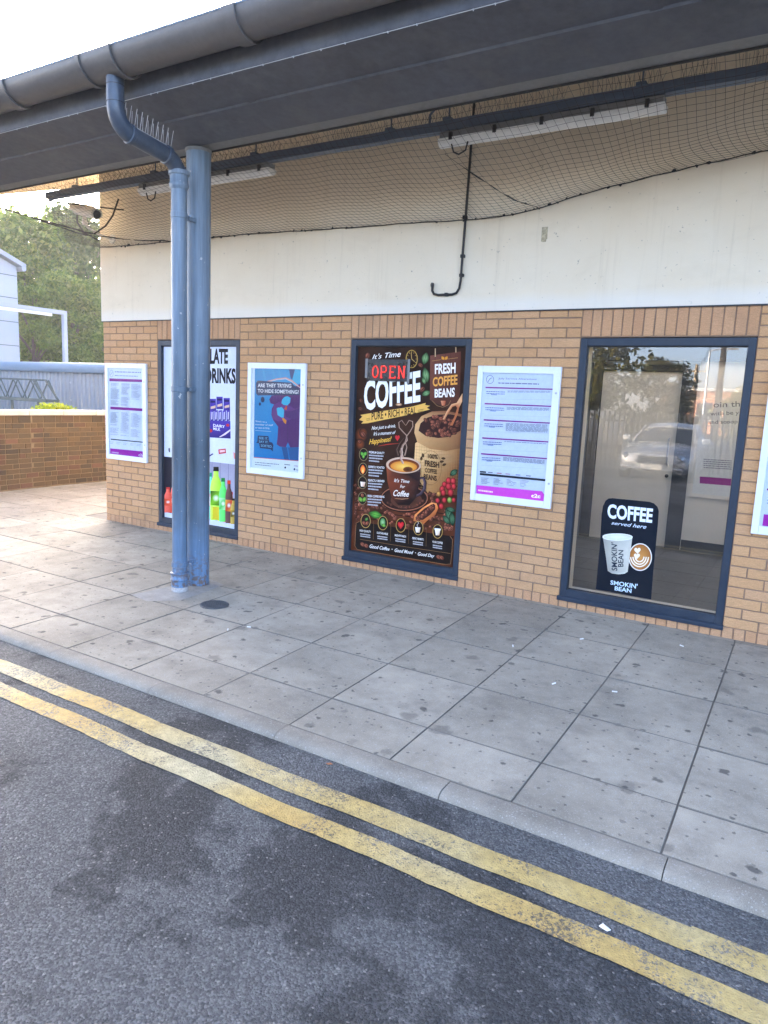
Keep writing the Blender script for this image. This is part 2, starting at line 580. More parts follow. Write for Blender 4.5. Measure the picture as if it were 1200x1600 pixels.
def glass_mat(name, ior):
    m = bpy.data.materials.new(name)
    m.use_nodes = True
    nt = m.node_tree
    nt.nodes.clear()
    out = N(nt, 'ShaderNodeOutputMaterial')
    mx = N(nt, 'ShaderNodeMixShader')
    tr = N(nt, 'ShaderNodeBsdfTransparent')
    tr.inputs[0].default_value = (0.90, 0.93, 0.92, 1)
    gl = N(nt, 'ShaderNodeBsdfGlossy')
    gl.inputs['Roughness'].default_value = 0.0
    fr = N(nt, 'ShaderNodeFresnel')
    fr.inputs['IOR'].default_value = ior
    nt.links.new(fr.outputs[0], mx.inputs[0])
    nt.links.new(tr.outputs[0], mx.inputs[1])
    nt.links.new(gl.outputs[0], mx.inputs[2])
    nt.links.new(mx.outputs[0], out.inputs[0])
    return m


M['glass'] = glass_mat('double_glazing', 2.2)
M['acrylic'] = glass_mat('acrylic_cover', 1.25)


def print_mat():
    m, nt, b = base_mat('printed_sheet', rough=0.6, spec=0.12)
    a = N(nt, 'ShaderNodeVertexColor', layer_name='Col')
    c = mix(nt, a.outputs[0], ramp(nt, noise(nt, pos(nt), 40, 4), [(0.2, g(0.93)), (0.8, g(1.05))]), 1.0, 'MULTIPLY')
    nt.links.new(c, b.inputs['Base Color'])
    return m


M['print'] = print_mat()


def emit(name, col, s):
    m = bpy.data.materials.new(name)
    m.use_nodes = True
    b = m.node_tree.nodes['Principled BSDF']
    b.inputs['Base Color'].default_value = (0.05, 0.0, 0.0, 1)
    b.inputs['Emission Color'].default_value = (*col, 1)
    b.inputs['Emission Strength'].default_value = s
    return m


M['led'] = emit('red_led', (1.0, 0.035, 0.02), 0.10)


def leaf_mat(name, stops, trans=0.35):
    m = bpy.data.materials.new(name)
    m.use_nodes = True
    nt = m.node_tree
    b = nt.nodes['Principled BSDF']
    b.inputs['Roughness'].default_value = 0.55
    b.inputs['Specular IOR Level'].default_value = 0.3
    c = ramp(nt, N(nt, 'ShaderNodeNewGeometry').outputs['Random Per Island'], stops)
    nt.links.new(c, b.inputs['Base Color'])
    t = N(nt, 'ShaderNodeBsdfTranslucent')
    nt.links.new(c, t.inputs[0])
    mx = N(nt, 'ShaderNodeMixShader')
    mx.inputs[0].default_value = trans
    nt.links.new(b.outputs[0], mx.inputs[1])
    nt.links.new(t.outputs[0], mx.inputs[2])
    nt.links.new(mx.outputs[0], nt.nodes['Material Output'].inputs[0])
    return m


M['leafA'] = leaf_mat('mid_green_leaves', [(0, (0.07, 0.12, 0.018)), (0.5, (0.13, 0.19, 0.03)), (1, (0.22, 0.27, 0.045))], 0.5)
M['leafB'] = leaf_mat('dark_green_leaves', [(0, (0.045, 0.08, 0.02)), (0.5, (0.08, 0.125, 0.028)), (1, (0.14, 0.175, 0.042))], 0.5)
M['leafC'] = leaf_mat('olive_leaves', [(0, (0.06, 0.065, 0.012)), (0.5, (0.12, 0.115, 0.02)), (1, (0.20, 0.165, 0.03))], 0.3)
M['flower'] = leaf_mat('yellow_flowers', [(0, (0.16, 0.25, 0.02)), (0.4, (0.35, 0.42, 0.02)), (1, (0.60, 0.55, 0.03))])

# ================================================================== THE SETTING
ZR = -0.03                                       # road level beside the kerb
# road: one sheet to the horizon, dropping a little away from the building
mb = MB()
xs = [-400, -200, -60, -20, -8, 0, 8, 20, 60, 200, 400]
ys = [(-400, -0.26), (-200, -0.26), (-60, -0.26), (-16, -0.24), (-11, -0.16), (-8, -0.06), (-6, ZR), (-3.036, ZR), (0, -0.06), (8, -0.06), (60, -0.06), (400, -0.06)]
vs = [(x, y, z) for y, z in ys for x in xs]
nx = len(xs)
mb.add(vs, [(j * nx + i, j * nx + i + 1, (j + 1) * nx + i + 1, (j + 1) * nx + i) for j in range(len(ys) - 1) for i in range(nx - 1)])
road = kind(mb.build('road', M['asphalt'], smooth=False), 'structure')
road['label'] = 'worn grey asphalt road with pale and dark patches'
for y0, y1, lb in ((-3.343, -3.226, 'upper yellow line nearer the kerb, broken once at right'), (-3.522, -3.418, 'lower yellow line farther from the kerb')):
    mb = MB()
    segs = [(-6.0, 7.03), (7.0305, 12.0)] if y1 > -3.3 else [(-6.0, 12.0)]
    for a, e in segs:
        n = int((e - a) / 0.06)
        top, bot = [], []
        for i in range(n + 1):
            x = a + (e - a) * i / n
            wv = 0.006 * math.sin(x * 2.1) + 0.004 * math.sin(x * 7.7) + (0.007 if a > 0 else 0)
            top.append((x, y1 + wv + rng.uniform(-.003, .003), ZR + 0.004))
            bot.append((x, y0 + wv + rng.uniform(-.003, .003), ZR + 0.004))
        mb.add(top + bot, [(n + 1 + i, n + 2 + i, i + 1, i) for i in range(n)])
    o = mb.build('yellow_line', M['yellow'], road)
    o['label'] = lb

# pavement: bedding sheet with every slab a piece of its own
ROWS = [-2.925, -2.545, -1.93, -1.305, -0.69, -0.075, 0.56, 1.18, 1.80, 2.42, 3.04, 3.66, 4.28]


def jx(i, y):
    x0 = 3.41 + (0.5775 * i if i > 0 else 0.596 * i)
    t = min(1, max(0, (x0 - 1.0) / 5.5))
    return x0 - (0.10 * (1 - t) + 0.012 * t) * (y + 2.545)


pave = kind(MB().box(-3.2, 12, -2.93, 0.02, -0.2, -0.0055).box(-3.2, -0.002, 0.02, 6, -0.2, -0.006).build('pavement', M['joint']), 'structure')
pave['label'] = 'grey concrete slab pavement in front of the brick building'
for j in range(len(ROWS) - 1):
    for i in range(-16, 15):
        y0, y1 = ROWS[j], ROWS[j + 1]
        q = [[jx(i, y0), y0], [jx(i + 1, y0), y0], [jx(i + 1, y1), y1], [jx(i, y1), y1]]
        if y0 > -0.1 and y0 < 0:
            if q[1][0] > 0.02:
                for k in (2, 3):
                    q[k][1] = 0.004
        elif y0 > 0 and q[1][0] > 0.05:
            continue
        if max(p[0] for p in q) < -3.0:
            continue
        gap = rng.uniform(0.0018, 0.0036)
        cx, cy = sum(p[0] for p in q) / 4, sum(p[1] for p in q) / 4
        q = [(p[0] + (gap if p[0] < cx else -gap), p[1] + (gap if p[1] < cy else -gap)) for p in q]
        tz = [rng.uniform(-0.0022, 0.0022) for _ in range(4)]
        b = 0.003
        top = [(x + (0.0022 if x < cx else -0.0022), y + (0.0045 if y < cy else -0.0045), z) for (x, y), z in zip(q, tz)]
        mid = [(x, y, z - 0.002) for (x, y), z in zip(q, tz)]
        low = [(x, y, -0.05) for x, y in q]
        c = Vector((cx, cy, 0))
        me = bpy.data.meshes.new('paving_slab')
        me.from_pydata([tuple(Vector(p) - c) for p in top + mid + low], [],
                       [(0, 1, 2, 3)] + [(4 + k, 4 + (k + 1) % 4, (k + 1) % 4, k) for k in range(4)] +
                       [(8 + k, 8 + (k + 1) % 4, 4 + (k + 1) % 4, 4 + k) for k in range(4)])
        me.materials.append(M['slab'])
        me.materials.append(M['joint'])
        for p in me.polygons:
            p.material_index = 0 if p.index == 0 else 1
        link('paving_slab', me, pave, c)
# cement made good round the column foot
mb = MB()
pp = [(2.80, -1.93), (3.02, -1.97), (3.19, -1.80), (3.17, -1.52), (3.12, -1.26), (2.90, -1.20), (2.80, -1.38), (2.83, -1.62)]
mb.add([(x, y, 0.0025) for x, y in pp] + [(2.97, -1.55, 0.007)], [(k, (k + 1) % 8, 8) for k in range(8)])
mb.build('cement_patch', simple('pale_cement', (0.31, 0.285, 0.25), 0.95, var=0.2, scale=12, fine=150, dirt=0.5, dcol=(0.2, 0.18, 0.16)), pave, smooth=True)

# kerb
kerb = kind(MB().box(-4, 12, -3.02, -2.93, -0.3, -0.045).build('kerb', M['joint']), 'structure')
kerb['label'] = 'low bull-nosed concrete kerb between pavement and road'
kp = [(-2.928, -0.06), (-2.928, -0.001), (-2.932, 0.0), (-2.99, -0.001), (-3.012, -0.0045), (-3.026, -0.012), (-3.034, -0.022), (-3.037, -0.035), (-3.037, -0.08)]
kx = 3.41 - 9 * 0.874
while kx < 12:
    a, e = kx + 0.002, kx + 0.874 - 0.002
    dz = rng.uniform(-0.002, 0.002)
    o = MB().extrude_x([(y, z + dz) for y, z in kp], a, e).build('kerb_stone', M['kerb'], kerb, smooth=True)
    kx += 0.874

# ================================================================== STATION BUILDING
XE = 9.6                                         # right end of what is built
WIN = [(0.9, 2.1), (3.45, 4.65), (5.55, 6.75)]
ZT, ZS, ZC = 2.10, 0.075, 2.31
bld = thing('station_building', 'long buff brick station building with cream upper wall and overhanging eaves', 'building', (0, 0, 0))
mb = MB()
edges = [0.0] + [v for w in WIN for v in w] + [XE]
for k in range(0, len(edges), 2):
    mb.box(edges[k] + (0.006 if k == 0 else 0), edges[k + 1], 0.006, 0.24, -0.1, ZC)
for a, e in WIN:
    mb.box(a, e, 0.006, 0.24, ZT + 0.004, ZC)
    mb.box(a, e, 0.0065, 0.24, -0.1, ZS - 0.012)
bw = mb.build('brick_wall', M['mortar'], bld)

BR = {}


def brick_mesh(w, h, mat, var, d=0.05):
    k = (round(w, 4), round(h, 4), mat, var)
    if k not in BR:
        rg = random.Random(hash((round(w * 1e4), round(h * 1e4), var)) & 0xffff)
        b = 0.0028
        J = lambda s: rg.uniform(-s, s)
        out = [(-w / 2 + J(.0012), 0.0028, -h / 2 + J(.0012)), (w / 2 + J(.0012), 0.0028, -h / 2 + J(.0012)),
               (w / 2 + J(.0012), 0.0028, h / 2 + J(.0012)), (-w / 2 + J(.0012), 0.0028, h / 2 + J(.0012))]
        fr = [(x * (1 - 2 * b / w), J(.0007), z * (1 - 2 * b / h)) for x, y, z in out]
        bk = [(x, d, z) for x, y, z in out]
        me = bpy.data.meshes.new('brick')
        me.from_pydata(fr + out + bk, [], [(0, 1, 2, 3)] + [(4 + i, 4 + (i + 1) % 4, (i + 1) % 4, i) for i in range(4)] +
                       [(8 + i, 8 + (i + 1) % 4, 4 + (i + 1) % 4, 4 + i) for i in range(4)])
        me.materials.append(M[mat])
        BR[k] = me
    return BR[k]


bricks = []
piers = [(0.0, 0.9), (2.1, 3.45), (4.65, 5.55), (6.75, 9.45)]
for a, e in piers:
    for k in range(30):
        z0 = ZS + 0.075 * k + 0.005
        z1 = min(z0 + 0.065, ZC + 0.004)
        if z1 - z0 < 0.02:
            continue
        x = a
        first = True
        while x < e - 0.01:
            wd = 0.225
            if first and k % 2 == 1:
                wd = 0.1125
            wd = min(wd, e - x)
            first = False
            x0 = x + (0.0 if x == 0 else 0.005)
            bricks.append((x0, x + wd - 0.005, z0, z1))
            x += wd
BOARDS = [(0.05, 0.75), (2.24, 2.96), (4.73, 5.43), (6.85, 7.55)]


def seen(b):
    cx, cz = (b[0] + b[1]) / 2, (b[2] + b[3]) / 2
    d = Vector((cx, 0, cz)) - CO
    u = 600 + FPX * d.dot(CR) / d.dot(CF)
    if not 0 < u < 1215:
        return 0
    for p, q in BOARDS:
        if p < b[0] and b[1] < q and 0.78 < b[2] and b[3] < 1.87:
            return 0
    return (b[1] - b[0]) * (b[3] - b[2]) * (-d.y) / d.length ** 3


order = sorted(range(len(bricks)), key=lambda i: -seen(bricks[i]))
rest = MB()
for n, i in enumerate(order):
    x0, x1, z0, z1 = bricks[i]
    c = ((x0 + x1) / 2 + rng.uniform(-.0015, .0015), rng.uniform(-.0012, .0012), (z0 + z1) / 2 + rng.uniform(-.001, .001))
    me = brick_mesh(x1 - x0, z1 - z0, 'brick', rng.randrange(4))
    if n < 300:
        link('brick', me, bw, c)
    else:
        rest.add([(v.co.x + c[0], v.co.y + c[1], v.co.z + c[2]) for v in me.vertices], [tuple(p.vertices) for p in me.polygons])
kind(rest.build('brickwork', M['brick'], bw, fix=False), 'stuff')
# soldier courses over the windows
for a, e in WIN:
    n = 16
    st = (e - a) / n
    for k in range(n):
        link('soldier_brick', brick_mesh(st - 0.0095, 0.222, 'soldier', k % 4), bw,
             (a + st * (k + 0.5), rng.uniform(-.001, .001), ZT + 0.012 + 0.111))
# brick-on-edge foot course
x = 0.0
k = 0
while x < 8.4:
    link('foot_brick', brick_mesh(0.0655, 0.078, 'soldier', k % 4), bw, (x + 0.0355, -0.001 + rng.uniform(-.002, .002), 0.034))
    x += 0.075
    k += 1

# cream band up to the roof
mb = MB()
mb.box(-0.012, XE, -0.014, 0.235, ZC + 0.0045, 4.30)
band = mb.build('cream_upper_wall', M['cream'], bld)
MB().extrude_x([(-0.0142, ZC + 0.004), (-0.0142, ZC - 0.006), (-0.006, ZC - 0.006), (-0.006, ZC + 0.004)], -0.012, XE).build('band_shadow_line', M['gasket'], bld)  # dark strip standing for the shadow line under the cream band
# return wall on the left side
mb = MB()
mb.box(0.004, 0.235, 0.2405, 5.2, -0.1, ZC)
mb.build('side_wall', M['mortar'], bld)
MB().box(-0.012, 0.235, 0.2355, 5.2, ZC + 0.0045, 4.30).build('cream_side_wall', M['cream'], bld)

# windows: frame, gasket, sill, pane
panes = []
for a, e in WIN:
    fr = MB()
    yb, yf = 0.075, 0.004
    fr.cbox(a + 0.003, a + 0.053, yf, yb, ZS + 0.008, ZT - 0.002, 0.003)
    fr.cbox(e - 0.053, e - 0.003, yf, yb, ZS + 0.008, ZT - 0.002, 0.003)
    fr.cbox(a + 0.0535, e - 0.0535, yf + 0.0005, yb, ZT - 0.058, ZT - 0.0025, 0.003)
    fr.cbox(a + 0.0535, e - 0.0535, yf + 0.0005, yb, ZS + 0.0085, ZS + 0.070, 0.003)
    w = fr.build('window', M['frame'], bld)
    MB().extrude_x([(-0.016, 0.052), (-0.016, 0.078), (-0.010, 0.086), (0.02, 0.090), (0.02, 0.052)], a - 0.012, e + 0.006).build('sill', M['frame'], w)
    gk = MB()
    for x0, x1, z0, z1 in ((a + 0.053, a + 0.058, ZS + 0.07, ZT - 0.058), (e - 0.058, e - 0.053, ZS + 0.07, ZT - 0.058),
                           (a + 0.058, e - 0.058, ZT - 0.066, ZT - 0.058), (a + 0.058, e - 0.058, ZS + 0.07, ZS + 0.076)):
        gk.box(x0, x1, 0.030, 0.046, z0, z1)
    gk.build('gasket', M['gasket'], w)
    p = MB().add([(a + 0.05, 0.038, ZS + 0.066), (e - 0.05, 0.038, ZS + 0.066), (e - 0.05, 0.038, ZT - 0.055), (a + 0.05, 0.038, ZT - 0.055)], [(0, 1, 2, 3)])
    p.build('pane', M['glass'], w)
    # white plaster reveal inside
    rv = MB()
    rv.box(a - 0.02, a + 0.030, 0.0755, 0.25, 0.0, ZT + 0.02)
    rv.box(e - 0.030, e + 0.02, 0.0755, 0.25, 0.0, ZT + 0.02)
    rv.box(a + 0.0305, e - 0.0305, 0.0755, 0.25, ZT - 0.03, ZT + 0.02)
    rv.box(a + 0.0305, e - 0.0305, 0.0755, 0.25, 0.0, ZS + 0.04)
    rv.build('reveal', M['white'], w)

# old label remains on the cream wall
mb = MB()
mb.box(5.185, 5.192, -0.0165, -0.0145, 2.82, 2.925).box(5.226, 5.232, -0.0165, -0.0145, 2.835, 2.925).box(5.192, 5.226, -0.0165, -0.0145, 2.918, 2.925).box(5.19, 5.224, -0.0165, -0.0145, 2.816, 2.822)
mb.box(5.1925, 5.2255, -0.0160, -0.0145, 2.8225, 2.9175)
mb.build('old_label_residue', simple('old_glue', (0.45, 0.38, 0.25), 0.9, var=0.3, scale=30), bld)

# ---------------- roof
rf_poly = [(-3.4, -2.10), (-3.05, 0.46), (-1.35, 1.02), (-0.2, 1.35), (-0.2, 6.2), (XE, 6.2), (XE, -2.10)]
RZ = lambda y: 4.02 + 0.17 * y if y < 1.4 else 4.02 + 0.17 * 1.4


def sheet(poly, dz0, dz1):
    m = MB()
    n = len(poly)
    # roof opening added to light the room is left to the part over it
    vs = [(x, y, RZ(y) + dz0) for x, y in poly] + [(x, y, RZ(y) + dz1) for x, y in poly]
    m.add(vs, [tuple(range(n - 1, -1, -1)), tuple(range(n, 2 * n))] + [(i, (i + 1) % n, n + (i + 1) % n, n + i) for i in range(n)])
    return m


left = [(-3.4, -2.10), (-3.05, 0.46), (-1.35, 1.02), (-0.2, 1.35), (3.9, 1.35), (3.9, 0.5), (XE, 0.5), (XE, -2.10)]
roof = sheet(left, 0.10, 0.16).build('roof', M['roofsheet'], bld)
sheet([(x, min(y, 1.34)) for x, y in left], 0.0, 0.06).build('underside_boarding', M['deck'], roof)
# flat part over the rooms, with a made-up opening that brightens the room
mb = MB()
zf = RZ(1.4)
for x0, x1, y0, y1 in ((-0.2, 3.9, 1.36, 6.2), (8.5, XE, 0.51, 6.2), (3.9, 8.5, 2.9, 6.2)):
    mb.box(x0, x1, y0, y1, zf + 0.0, zf + 0.15)
mb.build('flat_roof', M['roofsheet'], roof)
# eaves: fascia, sloping soffit, beam flange
mb = MB()
mb.extrude_x([(-2.02, 3.50), (-2.02, 3.80), (-1.99, 3.80), (-1.99, 3.515), (-1.72, 3.452), (-1.715, 3.440), (-1.43, 3.378),
              (-1.43, 3.372), (-1.735, 3.432), (-1.742, 3.444)], -3.4, XE)
mb.build('soffit_panel', M['soffit'], roof)
MB().extrude_x([(-1.4295, 3.372), (-1.4295, 3.62), (-1.41, 3.62), (-1.41, 3.384), (-1.315, 3.384), (-1.315, 3.372)], -3.4, XE).build('eaves_beam', M['soffit2'], roof)
mb = MB()
mb.extrude_x([(-1.3145, 3.36), (-1.3145, 3.375), (-1.308, 3.375), (-1.308, 3.36)], -3.4, XE)
mb.build('net_wire', M['black'], roof)
mb = MB()
mb.tube([(-3.4, -2.023, 3.492), (XE, -2.023, 3.492)], 0.0022, 5)
for k in range(60):
    xx = -3.2 + k * 0.21
    xx += rng.uniform(-.08, .08)
    mb.tube([(xx, -2.023, 3.495), (xx + 0.003, -2.024, 3.484)], 0.003, 4)
mb.build('eaves_wire', M['wire'], roof)
# panel joints and rivets on the soffit
for xx in (-1.2, 1.3, 3.8, 6.3, 8.8):
    mb = MB()
    mb.add([(xx - .03, -1.99, 3.4985 - .006), (xx + .03, -1.99, 3.4985 - .006), (xx + .03, -1.45, 3.3735), (xx - .03, -1.45, 3.3735)], [(0, 1, 2, 3)])
    mb.build('soffit_joint', M['soffit'], roof)

# gutter with its unions
gut = thing('roof_gutter', 'deep half-round grey plastic gutter along the eaves', 'gutter', (2.95, -2.14, 3.57))


def trough(x0, x1, r, th, lip=True):
    n = 16
    cy, cz = -2.145, 3.705
    o_ = [(cy + r * math.cos(math.pi + math.pi * k / n), cz + r * math.sin(math.pi + math.pi * k / n)) for k in range(n + 1)]
    i_ = [(cy + (r - th) * math.cos(math.pi + math.pi * k / n), cz + (r - th) * math.sin(math.pi + math.pi * k / n)) for k in range(n, -1, -1)]
    m = MB()
    m.extrude_x(o_ + i_, x0, x1)
    return m


trough(-3.4, XE, 0.128, 0.006).build('gutter_trough', M['gutter'], gut, smooth=True)
MB().tube([(-3.4, -2.270, 3.707), (XE, -2.270, 3.707)], 0.0075, 8).build('gutter_lip', simple('blue_grey_lip', (0.17, 0.22, 0.28), 0.4), gut, smooth=True)
for xx in (-2.1, 0.05, 1.89, 4.10, 6.2, 8.3):
    trough(xx - 0.045, xx + 0.045, 0.143, 0.012).build('gutter_union', M['gutter'], gut, smooth=True)
    
trough(2.76, 3.08, 0.1325, 0.004).build('outlet_section', M['gutter'], gut, smooth=True)
for xx in (2.765, 3.075):
    trough(xx - 0.02, xx + 0.02, 0.145, 0.012).build('outlet_collar', M['gutter'], gut, smooth=True)

# ---------------- drain pipe with swan neck
dp = thing('drain_pipe', 'light blue downpipe with dark swan neck beside the round column', 'pipe', (2.985, -1.61, 0))
PX, PY = 2.985, -1.61
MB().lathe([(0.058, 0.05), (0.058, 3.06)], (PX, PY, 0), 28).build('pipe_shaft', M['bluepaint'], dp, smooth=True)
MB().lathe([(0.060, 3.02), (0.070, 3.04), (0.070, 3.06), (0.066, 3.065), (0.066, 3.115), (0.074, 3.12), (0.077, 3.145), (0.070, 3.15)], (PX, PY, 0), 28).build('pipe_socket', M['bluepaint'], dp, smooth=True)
path = [(PX - 0.02, -2.14, 3.60), (PX - 0.02, -2.14, 3.42)]
for k in range(1, 8):
    a = k / 7 * math.radians(66)
    path.append((PX - 0.02, -2.14 + 0.16 * (1 - math.cos(a)), 3.42 - 0.16 * math.sin(a)))
p0 = Vector(path[-1])
p1 = Vector((PX, -1.715, 3.225))
path2 = [tuple(p0.lerp(p1, t)) for t in (0.5, 1.0)]
end = []
dirv = (p1 - p0).normalized()
for k in range(1, 7):
    t = k / 6
    q = (1 - t) ** 2 * p1 + 2 * (1 - t) * t * Vector((PX, -1.615, 3.182)) + t * t * Vector((PX, PY, 3.10))
    end.append(tuple(q))
MB().tube(path + path2 + end, 0.0575, 24).build('swan_neck', M['swan'], dp, smooth=True)
pv = [Vector(p) for p in path]
for c, t in ((Vector((PX - 0.02, -2.14, 3.535)), Vector((0, 0, 1))), (Vector((PX - 0.02, -2.14, 3.43)), Vector((0, 0, 1)))):
    MB().tube([c - t * 0.002, c + t * 0.002], 0.0595, 24).build('joint_ring', M['gasket'], dp, smooth=True)
for f in (0.06, 0.97):
    c = p0.lerp(p1, f)
    MB().tube([c - dirv * 0.016, c - dirv * 0.012, c + dirv * 0.012, c + dirv * 0.016], [0.0605, 0.066, 0.066, 0.0605], 24).build('bend_collar', M['swan'], dp, smooth=True)
for z in (2.84, 1.585):
    m = MB().lathe([(0.0595, -0.02), (0.062, -0.018), (0.062, 0.018), (0.0595, 0.02)], (PX, PY, z), 28)
    m.box(PX - 0.012, PX + 0.012, PY + 0.05, -1.45, z - 0.014, z + 0.014)
    m.tube([(PX + 0.05, PY + 0.055, z), (PX + 0.085, PY + 0.03, z)], 0.008, 8)
    m.build('pipe_bracket', M['bluepaint'], dp, smooth=True)
m = MB().lathe([(0.0595, 0.20), (0.064, 0.203), (0.064, 0.238), (0.0595, 0.24)], (PX, PY, 0), 28)
m.box(PX - 0.012, PX + 0.012, PY + 0.05, -1.45, 0.205, 0.235).tube([(PX + 0.05, PY + 0.055, 0.22), (PX + 0.09, PY + 0.035, 0.22)], 0.009, 8)
m.build('pipe_bracket', M['bluepaint'], dp, smooth=True)
MB().lathe([(0.062, 0.012), (0.064, 0.05), (0.066, 0.085), (0.071, 0.09), (0.073, 0.10), (0.068, 0.108), (0.066, 0.135), (0.073, 0.140), (0.074, 0.155), (0.060, 0.162)], (PX, PY, 0), 28).build('pipe_shoe', M['bluepaint'], dp, smooth=True)
MB().lathe([(0.066, 0.0), (0.067, 0.035), (0.060, 0.045)], (PX, PY, 0.0), 28).build('cement_foot', simple('cement_foot', (0.34, 0.32, 0.30), 0.95, var=0.25, scale=15), dp, smooth=True)

# bird spikes on the swan neck
sp = thing('bird_spike_strip', 'clear bird spikes fixed along the top of the swan neck', 'bird spikes', tuple(p0 + Vector((0, 0, 0.06))))
nrm = Vector((0, -dirv.z, dirv.y))
mb = MB()
base = p0.lerp(p1, -0.12) + nrm * 0.061
bend = p0.lerp(p1, 1.05) + nrm * 0.061
mb.bar(base, bend, 0.02, 0.004, nrm)
mb.build('spike_base', M['wire'], sp)
for k in range(19):
    t = k / 18
    c = base.lerp(bend, t)
    for s in (-1, 1):
        tip = c + nrm * 0.10 + Vector((s * 0.035, (0.02 if k % 2 else -0.02), 0.01))
        if k % 2 == (s > 0):
            continue
        MB().tube([c, tip], 0.0017, 4).build('spike', M['wire'], sp)

# ---------------- column
colm = thing('canopy_column', 'thick round light blue steel column holding up the eaves', 'column', (2.94, -1.375, 0))
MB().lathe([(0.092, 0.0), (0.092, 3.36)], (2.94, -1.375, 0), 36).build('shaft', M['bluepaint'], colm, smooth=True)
MB().lathe([(0.094, 3.345), (0.098, 3.35), (0.098, 3.368), (0.094, 3.369)], (2.94, -1.375, 0), 36).build('cap_ring', M['soffit2'], colm, smooth=True)

# ---------------- drain grating
dg = thing('drain_grating', 'round black iron gully grating in the paving beside the column', 'drain cover', (3.47, -1.72, 0.002))
MB().lathe([(0.108, 0.0), (0.108, 0.006), (0.105, 0.0085), (0.098, 0.0085), (0.096, 0.004)], (3.47, -1.72, 0.0015), 36).build('rim', M['iron'], dg, smooth=True)
MB().lathe([(0.097, 0.0015), (0.097, 0.002)], (3.47, -1.72, 0.0015), 24).build('drain_hole', M['black'], dg)
for k in range(-4, 5):
    h = math.sqrt(max(0, 0.097 ** 2 - (k * 0.021) ** 2))
    MB().bar((3.47 + k * 0.021, -1.72 - h, 0.008), (3.47 + k * 0.021, -1.72 + h, 0.008), 0.008, 0.006).build('grate_bar', M['iron'], dg)
mb = MB()
for k in range(-3, 4):
    h = math.sqrt(max(0, 0.097 ** 2 - (k * 0.025) ** 2))
    mb.bar((3.47 - h, -1.72 + k * 0.025, 0.0075), (3.47 + h, -1.72 + k * 0.025, 0.0075), 0.006, 0.005)
mb.build('cross_bars', M['iron'], dg)

# ---------------- cable tray, lamps, conduit
TY = -0.75
tr = thing('cable_tray', 'long blue-grey lighting trunking hung under the eaves with bird spikes', 'trunking', (0.15, TY, 3.44))
MB().extrude_x([(TY - 0.035, 3.44), (TY - 0.035, 3.505), (TY + 0.035, 3.505), (TY + 0.035, 3.44)], 0.15, XE).build('trunking', M['tray'], tr)
for xx in (0.62, 1.75, 2.95, 4.25, 4.72, 6.02, 7.3, 8.6):
    m = MB().tube([(xx, TY, 3.50), (xx, TY, RZ(TY) + 0.0)], 0.006, 6)
    m.box(xx - 0.03, xx + 0.03, TY - 0.04, TY + 0.04, 3.5055, 3.525)
    m.build('hanger', M['tray'], tr)
mb = MB()
k = 0
xx = 0.2
while xx < XE:
    lean = rng.uniform(-0.015, 0.015)
    mb.tube([(xx, TY + rng.uniform(-.02, .02), 3.505), (xx + lean, TY - 0.045 + rng.uniform(-.01, .01), 3.60 + rng.uniform(-.02, .012))], 0.0012, 3, cap=False)
    mb.tube([(xx + 0.012, TY + rng.uniform(-.02, .02), 3.505), (xx + 0.012 + lean, TY + 0.05, 3.60 + rng.uniform(-.02, .012))], 0.0012, 3, cap=False)
    xx += 0.028 if rng.random() > 0.04 else 0.12
kind(mb.build('bird_spikes', M['black'], tr), 'stuff')
mb = MB()
mb.tube([(4.58, TY - 0.02, 3.505), (4.585, TY - 0.03, 3.56), (4.64, TY - 0.04, 3.60), (4.75, TY - 0.05, 3.605), (5.6, TY - 0.05, 3.60), (7.2, TY - 0.05, 3.60), (XE, TY - 0.05, 3.60)], 0.009, 8)
mb.build('tray_cable', M['tray'], tr, smooth=True)

for (x0, x1, lb) in ((4.665, 6.17, 'long unlit strip light above the coffee poster and right notice board'),
                     (1.56, 3.13, 'unlit strip light hung behind the blue column')):
    L = thing('strip_light', lb, 'light', ((x0 + x1) / 2, TY, 3.35), 'strip lights under the eaves')
    MB().extrude_x([(TY - 0.042, 3.388), (TY - 0.042, 3.428), (TY + 0.042, 3.428), (TY + 0.042, 3.388)], x0 + 0.01, x1 - 0.01).build('housing', M['lamphouse'], L)
    dpf = [(TY + 0.052 * math.cos(math.pi + math.pi * k / 10), 3.386 + 0.05 * math.sin(math.pi + math.pi * k / 10)) for k in range(11)]
    MB().extrude_x(dpf, x0, x1).build('diffuser', M['diffuser'], L, smooth=True)
    for k in range(5):
        cx = x0 + 0.1 + (x1 - x0 - 0.2) * k / 4
        for ya_, yb_ in ((TY - 0.058, TY - 0.043), (TY + 0.043, TY + 0.058)):
            MB().box(cx - 0.012, cx + 0.012, ya_, yb_, 3.368, 3.415).build('clip', M['black'], L)
    MB().tube([(x0 + 0.10, TY - 0.03, 3.345), (x0 + 0.12, TY - 0.03, 3.29), (x0 + 0.16, TY - 0.03, 3.27), (x0 + 0.21, TY - 0.03, 3.29), (x0 + 0.225, TY - 0.03, 3.345)], 0.006, 6).build('lead', M['black'], L, smooth=True)

